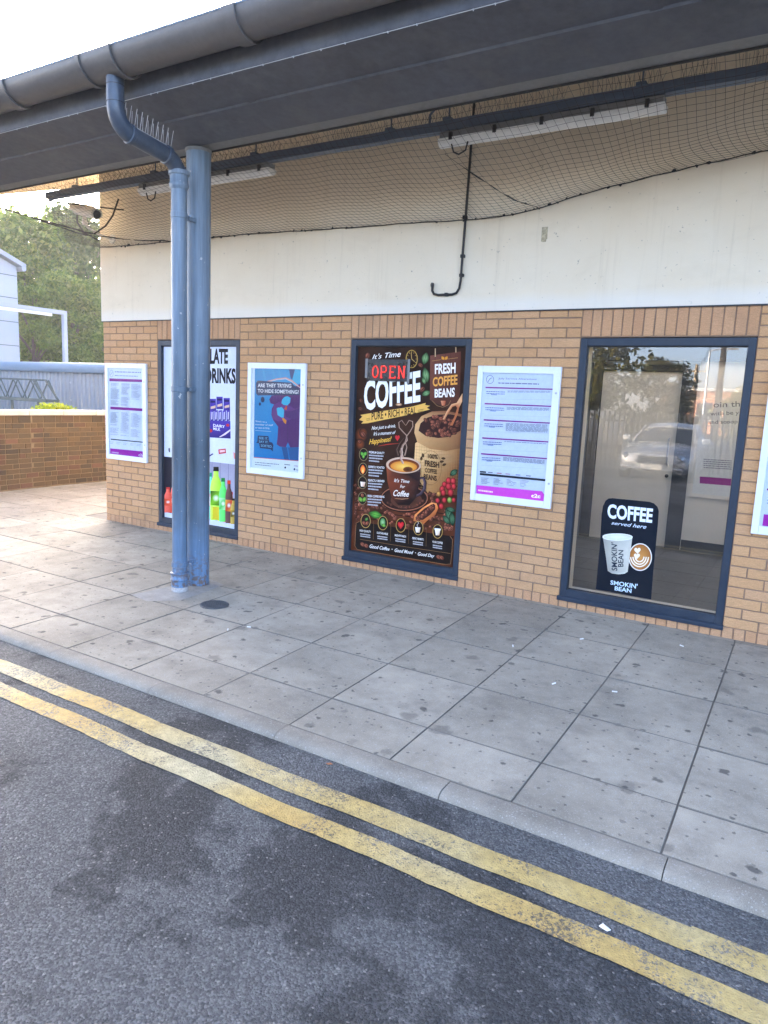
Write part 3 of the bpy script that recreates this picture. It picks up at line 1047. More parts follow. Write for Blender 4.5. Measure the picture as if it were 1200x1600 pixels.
cpts = [(4.56, -0.03, 4.0), (4.548, -0.03, 3.3), (4.535, -0.03, 2.8), (4.53, -0.03, 2.56), (4.522, -0.03, 2.50), (4.497, -0.03, 2.462), (4.46, -0.03, 2.452), (4.33, -0.03, 2.452), (4.29, -0.03, 2.462), (4.272, -0.03, 2.49), (4.273, -0.032, 2.52)]
cn = thing('wall_conduit', 'thin black conduit bent like a hook on the cream wall', 'cable', (4.53, -0.014, 2.45))
MB().tube(cpts, 0.0105, 8).build('conduit', M['black'], cn, smooth=True)
for z in (3.05, 2.75, 2.6):
    MB().box(4.52, 4.552, -0.044, -0.0145, z - 0.012, z + 0.012).build('clip', M['black'], cn)
MB().box(4.395, 4.42, -0.044, -0.0145, 2.44, 2.466).build('clip', M['black'], cn)
MB().tube([(4.273, -0.032, 2.515), (4.272, -0.033, 2.535), (4.276, -0.036, 2.552)], [0.012, 0.017, 0.012], 8).build('cable_end', M['gasket'], cn, smooth=True)

# ---------------- bird net
NW = [(-0.02, 3.125), (0.55, 3.11), (2.2, 3.10), (3.5, 3.06), (4.1, 3.05), (4.5, 3.03), (4.82, 3.03), (5.08, 3.05), (5.33, 3.10), (5.52, 3.14), (5.88, 3.19), (6.29, 3.24), (6.67, 3.28), (7.4, 3.34), (8.4, 3.36), (9.6, 3.36)]


def nz(x):
    return float(np.interp(x, [p[0] for p in NW], [p[1] for p in NW]))


def netpt(x, t):
    """t = 0 at the eaves beam, 1 at the wall"""
    z0, z1 = 3.368, nz(x)
    sag = -0.10 * math.sin(math.pi * t) * (0.75 + 0.35 * math.sin(x * 1.3 + 0.6))
    return (x + 0.03 * math.sin(5 * t + x * 2.2) + 0.02 * math.sin(x * 9) * t, -1.31 + (1.31 - 0.018) * t, z0 + (z1 - z0) * t + sag + 0.006 * math.sin(x * 11 + 9 * t))


net = thing('bird_net', 'fine black bird netting slung between the eaves and the cream wall', 'net', (3, -0.7, 3.2))
mb = MB()
x = -0.03
while x < XE:
    mb.tube([netpt(x, t / 14) for t in range(15)], 0.0012, 3, cap=False)
    x += 0.052
for j in range(0, 25):
    t = j / 24
    mb.tube([netpt(-0.03 + (XE) * i / 150, t) for i in range(151)], 0.0012, 3, cap=False)
mb.build('mesh_sheet', M['twine'], net)
mb = MB()
yy = -1.31
while yy < 0.0:
    zr = 3.275 - 0.13 * max(0, (yy + 0.25) / 0.25) if yy > -0.25 else 3.275
    mb.tube([(-0.04, yy, zr), (-0.045, yy, RZ(yy) - 0.005)], 0.0012, 3, cap=False)
    yy += 0.05
for j in range(1, 14):
    z = 3.275 + 0.05 * j
    mb.tube([(-0.042, -1.31, min(z, RZ(-1.31))), (-0.042, -0.02, z)], 0.0012, 3, cap=False)
mb.build('end_sheet', M['twine'], net)
MB().tube([(-0.04, -1.40, 3.30), (-0.04, -0.7, 3.268), (-0.04, -0.25, 3.262), (-0.03, -0.015, 3.20)], 0.008, 6).build('end_rope', M['black'], net, smooth=True)
mb = MB()
pts = [(-0.02 + (XE) * i / 120, -0.0215, nz(-0.02 + XE * i / 120) + 0.003 * math.sin(i * 1.7)) for i in range(121)]
mb.tube(pts, 0.0038, 6)
for k in range(70):
    xx = rng.uniform(0, 8)
    r = rng.uniform(0.005, 0.012)
    mb.tube([(xx - r, -0.024, nz(xx) + rng.uniform(-.01, .006)), (xx + r * 0.5, -0.026, nz(xx) + rng.uniform(-.012, .012)), (xx + r * 1.3, -0.024, nz(xx))], [r * .5, r, r * .4], 5)
mb.build('wall_rope', M['black'], net, smooth=True)
for x0, x1 in ((4.85, 5.16), (0.1, 1.15)):
    mb = MB()
    pts = []
    for k in range(15):
        t = 0.25 + 0.75 * k / 14
        p = netpt(x0 + (x1 - x0) * (k / 14), t)
        pts.append((p[0], p[1] - 0.004, p[2] - 0.004 + rng.uniform(-.004, .004)))
    mb.tube(pts, [rng.choice((0.0012, 0.0015, 0.0045, 0.006)) for _ in pts], 5)
    mb.build('net_seam', M['black'], net, smooth=True)

# ---------------- cctv camera
cc = thing('security_camera', 'aged white bullet security camera on a wall bracket at the corner', 'camera', (0.21, -0.014, 3.2))
a0, a1 = Vector((-0.04, -0.30, 3.475)), Vector((0.40, -0.36, 3.365))
ax = (a1 - a0).normalized()
MB().tube([a0, a0 + ax * 0.03, a1 - ax * 0.05, a1 - ax * 0.01, a1], [0.040, 0.052, 0.052, 0.056, 0.050], 20).build('camera_body', M['camwhite'], cc, smooth=True)
upv = (Vector((0, 0, 1)) - ax * ax.z).normalized()
sdv = ax.cross(upv)
m = MB()
for rr in (0.064, 0.058):
    pass
prof = [(math.cos(math.radians(t)), math.sin(math.radians(t))) for t in range(-20, 201, 20)]
vs = []
for p in (a0 - ax * 0.03, a1 + ax * 0.0):
    for rr in (0.066, 0.060):
        vs += [p + sdv * (c * rr) + upv * (s_ * rr) for c, s_ in prof]
n = len(prof)
fs = []
for i in range(n - 1):
    fs += [(i, i + 1, 2 * n + i + 1, 2 * n + i), (n + i, 3 * n + i, 3 * n + i + 1, n + i + 1), (i, n + i, n + i + 1, i + 1), (2 * n + i, 2 * n + i + 1, 3 * n + i + 1, 3 * n + i)]
fs += [(0, 2 * n, 3 * n, n), (n - 1, 2 * n - 1, 4 * n - 1, 3 * n - 1)]
m.add(vs, fs)
m.build('sun_shield', M['camwhite'], cc, smooth=True)
MB().tube([a1 - ax * 0.002, a1 + ax * 0.004], [0.043, 0.042], 20).build('lens', M['carglass'], cc, smooth=True)
mid = a0.lerp(a1, 0.45) - upv * 0.055
MB().tube([mid, mid - Vector((0, 0, 0.05)), mid - Vector((0, -.01, 0.075))], [0.022, 0.026, 0.03], 12).build('swivel_joint', M['camwhite'], cc, smooth=True)
MB().tube([mid - Vector((0, -.01, 0.07)), mid + Vector((0.01, 0.03, -0.10)), (0.17, -0.20, 3.23), (0.2, -0.10, 3.205), (0.21, -0.014, 3.20)], 0.014, 10).build('arm', M['camwhite'], cc, smooth=True)
MB().tube([(0.21, -0.03, 3.2), (0.21, -0.014, 3.2)], 0.05, 16).build('wall_plate', M['camwhite'], cc, smooth=True)
MB().tube([a0 + ax * 0.05 - upv * 0.05, (0.0, -0.31, 3.33), (0.07, -0.28, 3.23), (0.19, -0.24, 3.21), (0.33, -0.2, 3.29), (0.40, -0.16, 3.40), (0.42, -0.12, 3.53), (0.42, -0.10, 3.58)], 0.009, 8).build('cable', M['black'], cc, smooth=True)
MB().tube([(0.05, TY + 0.05, 3.455), (0.34, -0.08, 3.49), (0.40, -0.015, 3.49)], 0.008, 6).build('stay_rod', M['black'], cc)

# ================================================================== FLAT PRINTS
FONT_CACHE = {}


def text_tris(s, bold=0.0, shear=0.0):
    k = (s, bold, shear)
    if k in FONT_CACHE:
        return FONT_CACHE[k]
    cu = bpy.data.curves.new('t', 'FONT')
    cu.body = s
    cu.size = 1.0
    cu.offset = bold
    cu.shear = shear
    cu.resolution_u = 3
    ob = bpy.data.objects.new('t', cu)
    COL.objects.link(ob)
    bpy.context.view_layer.update()
    dg_ = bpy.context.evaluated_depsgraph_get()
    me = ob.evaluated_get(dg_).to_mesh()
    vs = [(v.co.x, v.co.y) for v in me.vertices]
    fs = [tuple(p.vertices) for p in me.polygons]
    ob.evaluated_get(dg_).to_mesh_clear()
    bpy.data.objects.remove(ob)
    bpy.data.curves.remove(cu)
    FONT_CACHE[k] = (vs, fs)
    return vs, fs


class Sheet:
    """flat print at depth Y, laid out on a measuring grid (scale, ox, oy)"""

    def __init__(self, Y, scale, ox, oy, gain=1.0):
        self.Y, self.mb, self.n, self.gain = Y, MB(), 0, gain
        self.view(scale, ox, oy)

    def view(self, scale, ox, oy):
        self.s, self.ox, self.oy = scale, ox, oy
        return self

    def P(self, x, y):
        p = wall_pt(self.ox + x / self.s, self.oy + y / self.s, self.Y)
        return Vector((p.x, self.Y - 0.00002 * self.n, p.z))

    def c(self, col):
        return tuple(v * self.gain for v in lin(col))

    def raw(self, pts2, faces, cols):
        self.n += 1
        self.mb.add([self.P(x, y) for x, y in pts2], faces, 0, cols)

    def world_rect(self, x0, x1, z0, z1, ct, cb=None):
        self.n += 1
        Y = self.Y - 0.00002 * self.n
        cb = cb or ct
        self.mb.add([(x0, Y, z0), (x1, Y, z0), (x1, Y, z1), (x0, Y, z1)], [(0, 1, 2, 3)], 0, [self.c(cb), self.c(cb), self.c(ct), self.c(ct)])

    def poly(self, pts, col, cols=None):
        tr = tessellate_polygon([[Vector((x, y, 0)) for x, y in pts]])
        cc_ = [self.c(k) for k in cols] if cols else [self.c(col)] * len(pts)
        self.raw(pts, [tuple(t) for t in tr], cc_)

    def ell(self, x, y, rx, ry, col, rim=None, n=20, rot=0.0, hl=(0, 0)):
        pts = [(x + hl[0] * rx, y + hl[1] * ry)]
        for k in range(n):
            a = 2 * math.pi * k / n
            ex, ey = rx * math.cos(a), ry * math.sin(a)
            pts.append((x + ex * math.cos(rot) - ey * math.sin(rot), y + ex * math.sin(rot) + ey * math.cos(rot)))
        self.raw(pts, [(0, 1 + k, 1 + (k + 1) % n) for k in range(n)], [self.c(col)] + [self.c(rim or col)] * n)

    def ring(self, x, y, rx, ry, w, col, n=28):
        pts = []
        for k in range(n):
            a = 2 * math.pi * k / n
            pts.append((x + rx * math.cos(a), y + ry * math.sin(a)))
        for k in range(n):
            a = 2 * math.pi * k / n
            pts.append((x + (rx - w) * math.cos(a), y + (ry - w) * math.sin(a)))
        self.raw(pts, [(k, (k + 1) % n, n + (k + 1) % n, n + k) for k in range(n)], [self.c(col)] * (2 * n))

    def stroke(self, pts, w, col, col2=None):
        ws = w if isinstance(w, (list, tuple)) else [w] * len(pts)
        L, R_ = [], []
        for i, (x, y) in enumerate(pts):
            a, b = pts[max(0, i - 1)], pts[min(len(pts) - 1, i + 1)]
            dx, dy = b[0] - a[0], b[1] - a[1]
            l = math.hypot(dx, dy) or 1
            nx_, ny_ = -dy / l * ws[i] / 2, dx / l * ws[i] / 2
            L.append((x + nx_, y + ny_))
            R_.append((x - nx_, y - ny_))
        n = len(pts)
        cs = [self.c(col)] * n + [self.c(col2 or col)] * n
        self.raw(L + R_, [(i, i + 1, n + i + 1, n + i) for i in range(n - 1)], cs)

    def text(self, s, tl, tr, br, bl, col, bold=0.0, shear=0.0):
        """text stretched into a quadrilateral; the quad spans baseline to cap height"""
        vs, fs = text_tris(s, bold, shear)
        if not vs:
            return
        x0, x1 = min(v[0] for v in vs), max(v[0] for v in vs)
        capv = text_tris('E', bold, shear)[0]
        y0, y1 = min(v[1] for v in capv), max(v[1] for v in capv)
        pts = []
        for x, y in vs:
            u, w = (x - x0) / (x1 - x0), (y - y0) / (y1 - y0)
            X = (bl[0] * (1 - u) + br[0] * u) * (1 - w) + (tl[0] * (1 - u) + tr[0] * u) * w
            Yp = (bl[1] * (1 - u) + br[1] * u) * (1 - w) + (tl[1] * (1 - u) + tr[1] * u) * w
            pts.append((X, Yp))
        self.raw(pts, fs, [self.c(col)] * len(pts))

    def bars(self, x0, y0, x1, y1, h, col, seed=0, fill=0.8):
        """an illegible line of small print"""
        rg = random.Random(seed)
        t = 0.0
        while t < 1:
            e = min(1, t + rg.uniform(0.05, 0.16))
            if rg.random() < fill + 0.1:
                a = (x0 + (x1 - x0) * t, y0 + (y1 - y0) * t)
                b = (x0 + (x1 - x0) * (e - 0.015), y0 + (y1 - y0) * (e - 0.015))
                self.poly([a, b, (b[0], b[1] + h), (a[0], a[1] + h)], col)
            t = e

    def heart(self, x, y, r, col, ry=None, rim=None):
        ry = ry or r
        pts = [(x, y)]
        for k in range(24):
            t = 2 * math.pi * k / 24
            pts.append((x + r * 16 * math.sin(t) ** 3 / 16, y - ry * (13 * math.cos(t) - 5 * math.cos(2 * t) - 2 * math.cos(3 * t) - math.cos(4 * t)) / 16))
        self.raw(pts, [(0, 1 + k, 1 + (k + 1) % 24) for k in range(24)], [self.c(col)] + [self.c(rim or col)] * 24)

    def bean(self, x, y, r, rot, tone=1.0):
        q = lambda c: tuple(min(255, v * tone) for v in c)
        self.ell(x, y, r, r * 0.72, q((165, 95, 70)), q((62, 30, 22)), 12, rot, (-0.25, -0.3))
        dx, dy = math.cos(rot) * r * 0.85, math.sin(rot) * r * 0.85
        self.stroke([(x - dx, y - dy), (x + dy * 0.12, y - dx * 0.12), (x + dx, y + dy)], [1.5, r * 0.22, 1.5], q((38, 16, 12)))

    def leaf(self, x, y, L, wd, rot, c1, c2):
        pts, n = [(x, y)], 10
        tip = []
        for k in range(n + 1):
            t = k / n
            tip.append((L * (t - 0.5), -wd * math.sin(math.pi * t) ** 0.8))
        for k in range(n - 1, 0, -1):
            t = k / n
            tip.append((L * (t - 0.5), wd * math.sin(math.pi * t) ** 0.8))
        pts += [(x + a * math.cos(rot) - b * math.sin(rot), y + a * math.sin(rot) + b * math.cos(rot)) for a, b in tip]
        m = len(tip)
        self.raw(pts, [(0, 1 + k, 1 + (k + 1) % m) for k in range(m)], [self.c(c1)] + [self.c(c2)] * m)
        self.stroke([(x - math.cos(rot) * L / 2, y - math.sin(rot) * L / 2), (x + math.cos(rot) * L / 2, y + math.sin(rot) * L / 2)], max(1.2, wd * 0.12), c2)

    def build(self, parent, name='print'):
        return self.mb.build(name, M['print'], parent, fix=False)


# ---------------- notice boards on the wall
def board(name, label, x0, x1, z0, z1, screws=True, group='white framed notice boards on the brick wall'):
    b = thing(name, label, 'notice board', ((x0 + x1) / 2, -0.003, z0), group)
    f = 0.045
    m = MB()
    m.cbox(x0, x0 + f, -0.034, -0.004, z0, z1, 0.003)
    m.cbox(x1 - f - 0.012, x1, -0.034, -0.004, z0, z1, 0.003)
    m.cbox(x0 + f + .0005, x1 - f - 0.0125, -0.0335, -0.004, z1 - f - 0.01, z1, 0.003)
    m.cbox(x0 + f + .0005, x1 - f - 0.0125, -0.0335, -0.004, z0, z0 + f + 0.012, 0.003)
    m.build('frame', M['boardframe'], b)
    MB().box(x0 + f - .002, x1 - f - 0.010, -0.016, -0.006, z0 + f, z1 - f).build('backing', M['boardframe'], b)
    if screws:
        for zz in (z1 - 0.20, z0 + 0.20):
            MB().tube([(x1 - 0.026, -0.0345, zz), (x1 - 0.026, -0.037, zz)], 0.009, 12).build('lock', M['steel'], b, smooth=True)
    MB().add([(x0 + f, -0.0265, z0 + f), (x1 - f - .012, -0.0265, z0 + f), (x1 - f - .012, -0.0265, z1 - f), (x0 + f, -0.0265, z1 - f)], [(0, 1, 2, 3)]).build('cover', M['acrylic'], b)
    return b


PUR, PAP, GRY = (146, 38, 140), (222, 226, 240), (150, 158, 175)
# left board
b = board('notice_board', 'notice board with two purple bands nearest the building corner', 0.055, 0.745, 0.745, 1.845)
s = Sheet(-0.0165, 9.41, 160, 560)
s.world_rect(0.098, 0.69, 0.80, 1.79, PAP)
s.ring(133, 222, 28, 52, 5, (150, 150, 185))
s.stroke([(118, 245), (148, 200)], 6, (150, 150, 185))
s.bars(182, 190, 575, 200, 14, (140, 140, 175), 1, 0.95)
s.bars(182, 245, 525, 258, 12, (150, 150, 180), 2, 0.95)
s.poly([(104, 292), (610, 312), (610, 350), (104, 336)], PUR)
s.poly([(116, 708), (615, 738), (618, 778), (118, 748)], PUR)
s.poly([(124, 1180), (628, 1228), (628, 1242), (124, 1196)], (30, 34, 50))
s.poly([(116, 1322), (600, 1368), (622, 1395), (632, 1470), (116, 1410)], (165, 35, 165))
s.bars(135, 1368, 240, 1382, 20, (220, 180, 225), 4, 1)
s.text('c2c', (532, 1398), (602, 1406), (604, 1446), (533, 1436), (240, 235, 245), 0.02)
for col_, (xa, xb) in enumerate(((125, 255), (290, 420), (448, 590))):
    for k in range(30):
        if rng.random() < 0.86:
            y = 362 + k * 11
            if y < 690 and not (col_ == 2 and y > 600):
                s.bars(xa, y + (xa - 125) * .04, xa + (xb - xa) * rng.uniform(.6, 1), y + 4 + (xa - 125) * .04, 5.5, GRY, k + 40 * col_, 0.9)
    for k in range(34):
        if rng.random() < 0.88:
            y = 775 + k * 11
            if y < 1120:
                s.bars(xa, y + (xa - 125) * .09, xa + (xb - xa) * rng.uniform(.6, 1), y + 8 + (xa - 125) * .09, 5.5, GRY, k + 40 * col_ + 7, 0.9)
for k in range(5):
    s.bars(140 + 100 * k, 1220 + 9 * k, 200 + 100 * k, 1226 + 9 * k, 6, GRY, k, 1)
    s.bars(140 + 100 * k, 1240 + 9 * k, 190 + 100 * k, 1246 + 9 * k, 6, GRY, k + 9, 1)
s.build(b)

# right board
b = board('notice_board', 'notice board with five thin purple bands between coffee poster and clear window', 4.735, 5.43, 0.775, 1.88)
s = Sheet(-0.0165, 6.806, 730, 565)
s.world_rect(4.778, 5.375, 0.83, 1.83, PAP)
s.ring(243, 190, 42, 46, 7, (150, 145, 175))
s.stroke([(222, 214), (240, 185), (262, 172)], 9, (150, 145, 175))
s.text('July Service Alterations', (332, 170), (738, 178), (738, 196), (332, 188), (120, 105, 150), 0.006)
s.bars(330, 222, 770, 234, 11, (120, 110, 150), 3, 0.97)
for (xa, ya, xb, yb) in ((195, 268, 918, 288), (186, 440, 905, 470), (176, 612, 890, 648), (162, 804, 878, 848), (150, 972, 862, 1026)):
    s.poly([(xa, ya), (xb, yb), (xb, yb + 13), (xa, ya + 15)], PUR)
    for k in range(2):
        s.bars(xa + 8, ya + 45 + 22 * k, xa + 210, ya + 52 + 22 * k, 8, (110, 120, 165), k + ya, 0.9)
    for k in range({612: 8, 268: 2, 440: 3, 804: 1, 972: 4}[ya]):
        s.bars(xa + 235, ya + 42 + 11 * k, xb - 30, yb + 24 + 11 * k, 5.5, (140, 146, 165), k + ya + 5, 0.95)
    s.bars(xa + 60, ya + 78, xa + 120, ya + 82, 9, (120, 140, 190), ya, 1)
    s.stroke([(xa - 2, ya + 128), (xb - 6, yb + 118)], 1.6, (185, 188, 200))
s.poly([(138, 1162), (204, 1168), (204, 1182), (138, 1178)], (30, 34, 45))
s.poly([(138, 1183), (848, 1250), (846, 1272), (138, 1206)], (40, 45, 60))
for xa, cl in ((225, (60, 60, 90)), (320, (190, 50, 60)), (410, (200, 120, 130)), (520, (90, 100, 160)), (630, (60, 60, 80))):
    s.bars(xa, 1172 + (xa - 225) * .09, xa + 50, 1176 + (xa - 225) * .09, 8, cl, xa, 1)
for xa in (150, 285, 425, 570):
    for k in range(5):
        s.bars(xa, 1232 + k * 14 + (xa - 150) * .07, xa + rng.uniform(40, 110), 1238 + k * 14 + (xa - 150) * .07, 6, (150, 150, 165), xa + k, 0.8)
s.poly([(105, 1312), (800, 1378), (838, 1432), (835, 1488), (103, 1402)], (196, 68, 180))
s.bars(122, 1358, 280, 1378, 16, (238, 205, 235), 4, 1)
s.text('c2c', (688, 1402), (785, 1412), (783, 1452), (686, 1442), (245, 240, 250), 0.035)
s.build(b)

# far right board, only its left edge inside the picture
b = board('notice_board', 'notice board cut off by the right edge of the picture', 6.855, 7.555, 0.775, 1.88)
s = Sheet(-0.0165, 6.806, 730, 565)
s.world_rect(6.90, 7.50, 0.83, 1.83, PAP)
for k in range(5):
    zz = 1.70 - 0.155 * k
    s.world_rect(6.92, 7.48, zz, zz + 0.013, PUR)
    for j in range(4):
        s.world_rect(6.93, 7.2 + 0.2 * rng.random(), zz - 0.03 - 0.02 * j, zz - 0.023 - 0.02 * j, GRY)
s.world_rect(6.92, 7.48, 0.835, 0.915, (180, 50, 170))
s.build(b)

# middle board: blue poster
b = board('notice_board', 'notice board with blue poster of a purple coated figure', 2.24, 2.965, 0.775, 1.875)
s = Sheet(-0.0165, 8.42, 385, 560, 0.72)
s.world_rect(2.283, 2.908, 0.83, 1.822, (244, 250, 255))
BL, DB, PL = (20, 136, 192), (16, 48, 92), (92, 44, 112)
s.poly([(112, 132), (730, 142), (704, 1348), (96, 1298)], BL, [(38, 150, 205), (50, 165, 220), (24, 120, 190), (20, 135, 205)])
for xa in (205, 330, 410):
    s.poly([(xa, 134), (xa + 26, 134), (xa + 60, 300), (xa + 30, 300)], (52, 165, 215))
s.poly([(560, 140), (640, 141), (605, 290), (580, 250)], (40, 75, 130))
s.poly([(640, 141), (730, 143), (725, 330), (640, 335), (600, 290)], (60, 185, 225))
# coat
s.poly([(330, 490), (420, 480), (716, 330), (716, 540), (708, 1165), (640, 1168), (575, 1172), (545, 1100), (520, 1168), (440, 1160), (398, 1130), (408, 1060), (418, 900), (350, 810), (328, 740), (335, 660), (362, 606), (318, 590), (300, 540)], PL)
s.poly([(366, 606), (460, 560), (700, 700), (705, 760), (560, 810), (420, 830), (350, 800), (332, 730)], (112, 62, 132))
s.poly([(500, 690), (716, 660), (714, 780), (600, 800), (520, 770)], (92, 52, 116))
s.stroke([(548, 815), (545, 950), (540, 1120)], 8, (74, 44, 100))
s.stroke([(500, 690), (600, 685), (716, 640)], 3, (150, 80, 140))
s.poly([(462, 1165), (535, 1170), (560, 1340), (500, 1332)], (26, 90, 150))
s.poly([(545, 1172), (706, 1165), (703, 1350), (575, 1340)], (30, 98, 160))
# gloves and orange cuffs
s.poly([(462, 590), (468, 545), (500, 508), (540, 496), (582, 520), (575, 580), (540, 618), (490, 612)], (70, 190, 225))
s.poly([(398, 660), (420, 645), (440, 650), (458, 638), (480, 655), (497, 680), (490, 780), (460, 778), (410, 745)], (70, 190, 225))
s.poly([(497, 668), (528, 616), (536, 640), (530, 678)], (226, 92, 40))
s.poly([(468, 790), (490, 784), (528, 815), (520, 865), (495, 845)], (240, 150, 50))
# shoulder arc
s.stroke([(130, 375), (260, 310), (400, 275), (520, 262), (600, 300), (716, 390)], [5, 16, 22, 26, 26, 10], (200, 215, 225), (230, 140, 110))
# speech panel
s.poly([(150, 292), (600, 320), (620, 350), (700, 400), (705, 470), (690, 482), (150, 488), (128, 460), (128, 320)], DB)
s.text('ARE THEY TRYING', (150, 330), (592, 334), (590, 386), (150, 378), (235, 240, 248), 0.022)
s.text('TO HIDE SOMETHING?', (150, 402), (690, 418), (688, 468), (150, 448), (235, 240, 248), 0.022)
s.ell(214, 542, 25, 38, DB)
s.ell(178, 600, 15, 22, DB)
s.text('Speak to a', (120, 812), (268, 828), (268, 848), (120, 834), (220, 235, 245), 0.006)
s.text('member of staff', (118, 854), (350, 868), (350, 890), (118, 878), (220, 235, 245), 0.006)
s.text('or text 61016', (118, 898), (302, 908), (302, 932), (118, 920), (220, 235, 245), 0.006)
s.stroke([(118, 948), (326, 962)], 4, (200, 225, 240))
s.poly([(150, 1015), (290, 1022), (302, 1100), (340, 1106), (356, 1140), (350, 1180), (348, 1225), (318, 1196), (180, 1180), (165, 1115), (128, 1110), (145, 1090)], DB)
s.text('SEE IT.', (165, 1030), (288, 1040), (288, 1070), (165, 1062), (120, 190, 225), 0.012)
s.text('SAY IT.', (165, 1078), (290, 1088), (290, 1118), (165, 1108), (120, 190, 225), 0.012)
s.text('SORTED.', (190, 1130), (340, 1145), (340, 1176), (190, 1162), (120, 190, 225), 0.012)
s.poly([(96, 1298), (704, 1346), (704, 1354), (96, 1306)], (230, 110, 90))
s.bars(112, 1362, 435, 1392, 8, (110, 115, 125), 1, 0.95)
s.bars(112, 1390, 325, 1412, 8, (110, 115, 125), 2, 0.95)
s.bars(500, 1388, 575, 1396, 13, (120, 125, 135), 3, 1)
s.ell(512, 1436, 12, 14, (70, 75, 85))
s.text('c2c', (625, 1402), (680, 1406), (680, 1424), (625, 1420), (150, 60, 130), 0.01)
s.ell(632, 1458, 11, 16, (30, 60, 110))
s.bars(650, 1460, 695, 1466, 10, (140, 145, 155), 5, 1)
s.poly([(90, 84), (118, 86), (118, 97), (90, 95)], (60, 60, 66))
s.build(b)

# ---------------- window one: chocolate and drinks poster
wp = thing('window_poster', 'white chocolate and cold drinks poster in the window behind the column', 'poster', (1.5, 0.05, 0.15))
MB().box(0.955, 2.045, 0.0525, 0.060, 0.14, 2.045).build('poster_board', M['boardframe'], wp)
s = Sheet(0.0362, 4.85, 240, 520)
s.world_rect(0.956, 2.044, 0.145, 2.04, (206, 212, 228))
s.world_rect(0.956, 2.044, 0.205, 0.835, (150, 148, 168), (190, 188, 204))
for k in range(9):
    xx = 0.98 + k * 0.118
    s.world_rect(xx, xx + 0.006, 0.205, 0.835, (112, 108, 132))
s.world_rect(0.956, 1.13, 0.205, 0.835, (28, 26, 40))
INK = (20, 20, 26)
s.text('CHOCOLATE', (195, 119), (565, 121), (564, 235), (195, 238), INK, 0.045)
s.text('COLD DRINKS', (190, 264), (622, 270), (622, 386), (190, 376), INK, 0.045)
# chocolate bars
PB, PB2 = (62, 44, 140), (40, 28, 100)
for xa, ya in ((425, 500), (476, 484), (530, 494), (380, 505)):
    s.poly([(xa, ya), (xa + 48, ya), (xa + 50, ya + 95), (xa, ya + 95)], PB, [PB, (80, 60, 165), PB2, PB])
    s.poly([(xa + 6, ya + 14), (xa + 42, ya + 14), (xa + 42, ya + 30), (xa + 6, ya + 30)], (30, 22, 80))
    s.poly([(xa + 8, ya + 60), (xa + 44, ya + 50), (xa + 44, ya + 70), (xa + 8, ya + 78)], (215, 180, 150))
for k in range(6):
    xa = 398 + k * 31
    s.poly([(xa, 590), (xa + 27, 585), (xa + 26, 665), (xa, 668)], PB, [(90, 70, 175), PB, PB2, PB])
    s.stroke([(xa + 14, 600), (xa + 12, 656)], 8, (205, 200, 225))
s.poly([(380, 664), (582, 668), (584, 802), (380, 790)], PB2, [PB, (72, 54, 160), PB2, (48, 34, 112)])
s.text('DAIRY', (452, 690), (540, 702), (540, 722), (452, 712), (235, 235, 245), 0.02)
s.text('MILK', (452, 716), (506, 724), (506, 744), (452, 736), (235, 235, 245), 0.02)
s.stroke([(500, 790), (540, 768), (584, 735)], [6, 14, 10], (215, 200, 205))
s.ell(432, 742, 14, 13, (190, 40, 50))
s.ell(562, 700, 13, 11, (190, 50, 60))
s.poly([(490, 884), (546, 876), (550, 912), (494, 920)], (190, 58, 62))
s.text('KITKAT' if False else '', (0, 0), (1, 0), (1, 1), (0, 1), INK)
s.poly([(500, 892), (540, 886), (541, 902), (502, 908)], (230, 190, 190))
s.poly([(424, 926), (450, 912), (452, 922), (426, 938)], (60, 54, 110))
s.poly([(600, 900), (622, 915), (622, 965), (608, 950)], (200, 60, 60), [(230, 200, 200), (200, 60, 60), (190, 40, 45), (235, 170, 160)])
s.poly([(112, 876), (124, 872), (126, 908), (114, 900)], (60, 60, 80))
for xa, cols in ((150, ((230, 90, 40), (40, 80, 170))), (235, ((225, 88, 40), (235, 150, 70))), (300, ((40, 120, 60), (230, 200, 60)))):
    s.poly([(xa, 455), (xa + 62, 452), (xa + 62, 585), (xa, 588)], cols[0], [cols[0], cols[0], cols[1], cols[1]])
    s.poly([(xa, 600), (xa + 62, 597), (xa + 62, 690), (xa, 692)], (30, 80, 160), [(30, 80, 160), (60, 110, 190), (220, 228, 235), (30, 80, 160)])
    s.poly([(xa, 695), (xa + 62, 692), (xa + 62, 768), (xa, 770)], (40, 150, 80))
# bottles


def bottle(x, y0, y1, w, body, cap, label, lab2=None):
    h = y1 - y0
    pr = [(0.0, .20), (.10, .22), (.22, .42), (.34, .50), (.5, .46), (.62, .50), (.96, .50), (1.0, .42)]
    L = [(x - w * r, y0 + 0.08 * h + t * 0.92 * h) for t, r in pr]
    R_ = [(x + w * r, y0 + 0.08 * h + t * 0.92 * h) for t, r in pr]
    hi = tuple(min(255, v + 60) for v in body)
    n = len(pr)
    s.raw(L + R_, [(i, i + 1, n + i + 1, n + i) for i in range(n - 1)], [s.c(hi)] * n + [s.c(body)] * n)
    s.poly([(x - w * .22, y0), (x + w * .22, y0), (x + w * .24, y0 + 0.085 * h), (x - w * .24, y0 + 0.085 * h)], cap)
    ya, yb = y0 + 0.45 * h, y0 + 0.72 * h
    s.poly([(x - w * .48, ya), (x + w * .48, ya + 4), (x + w * .48, yb + 4), (x - w * .48, yb)], label, [label, lab2 or label, label, lab2 or label])
    s.ell(x, (ya + yb) / 2, w * .3, h * .07, (238, 236, 226), lab2 or label, 14)


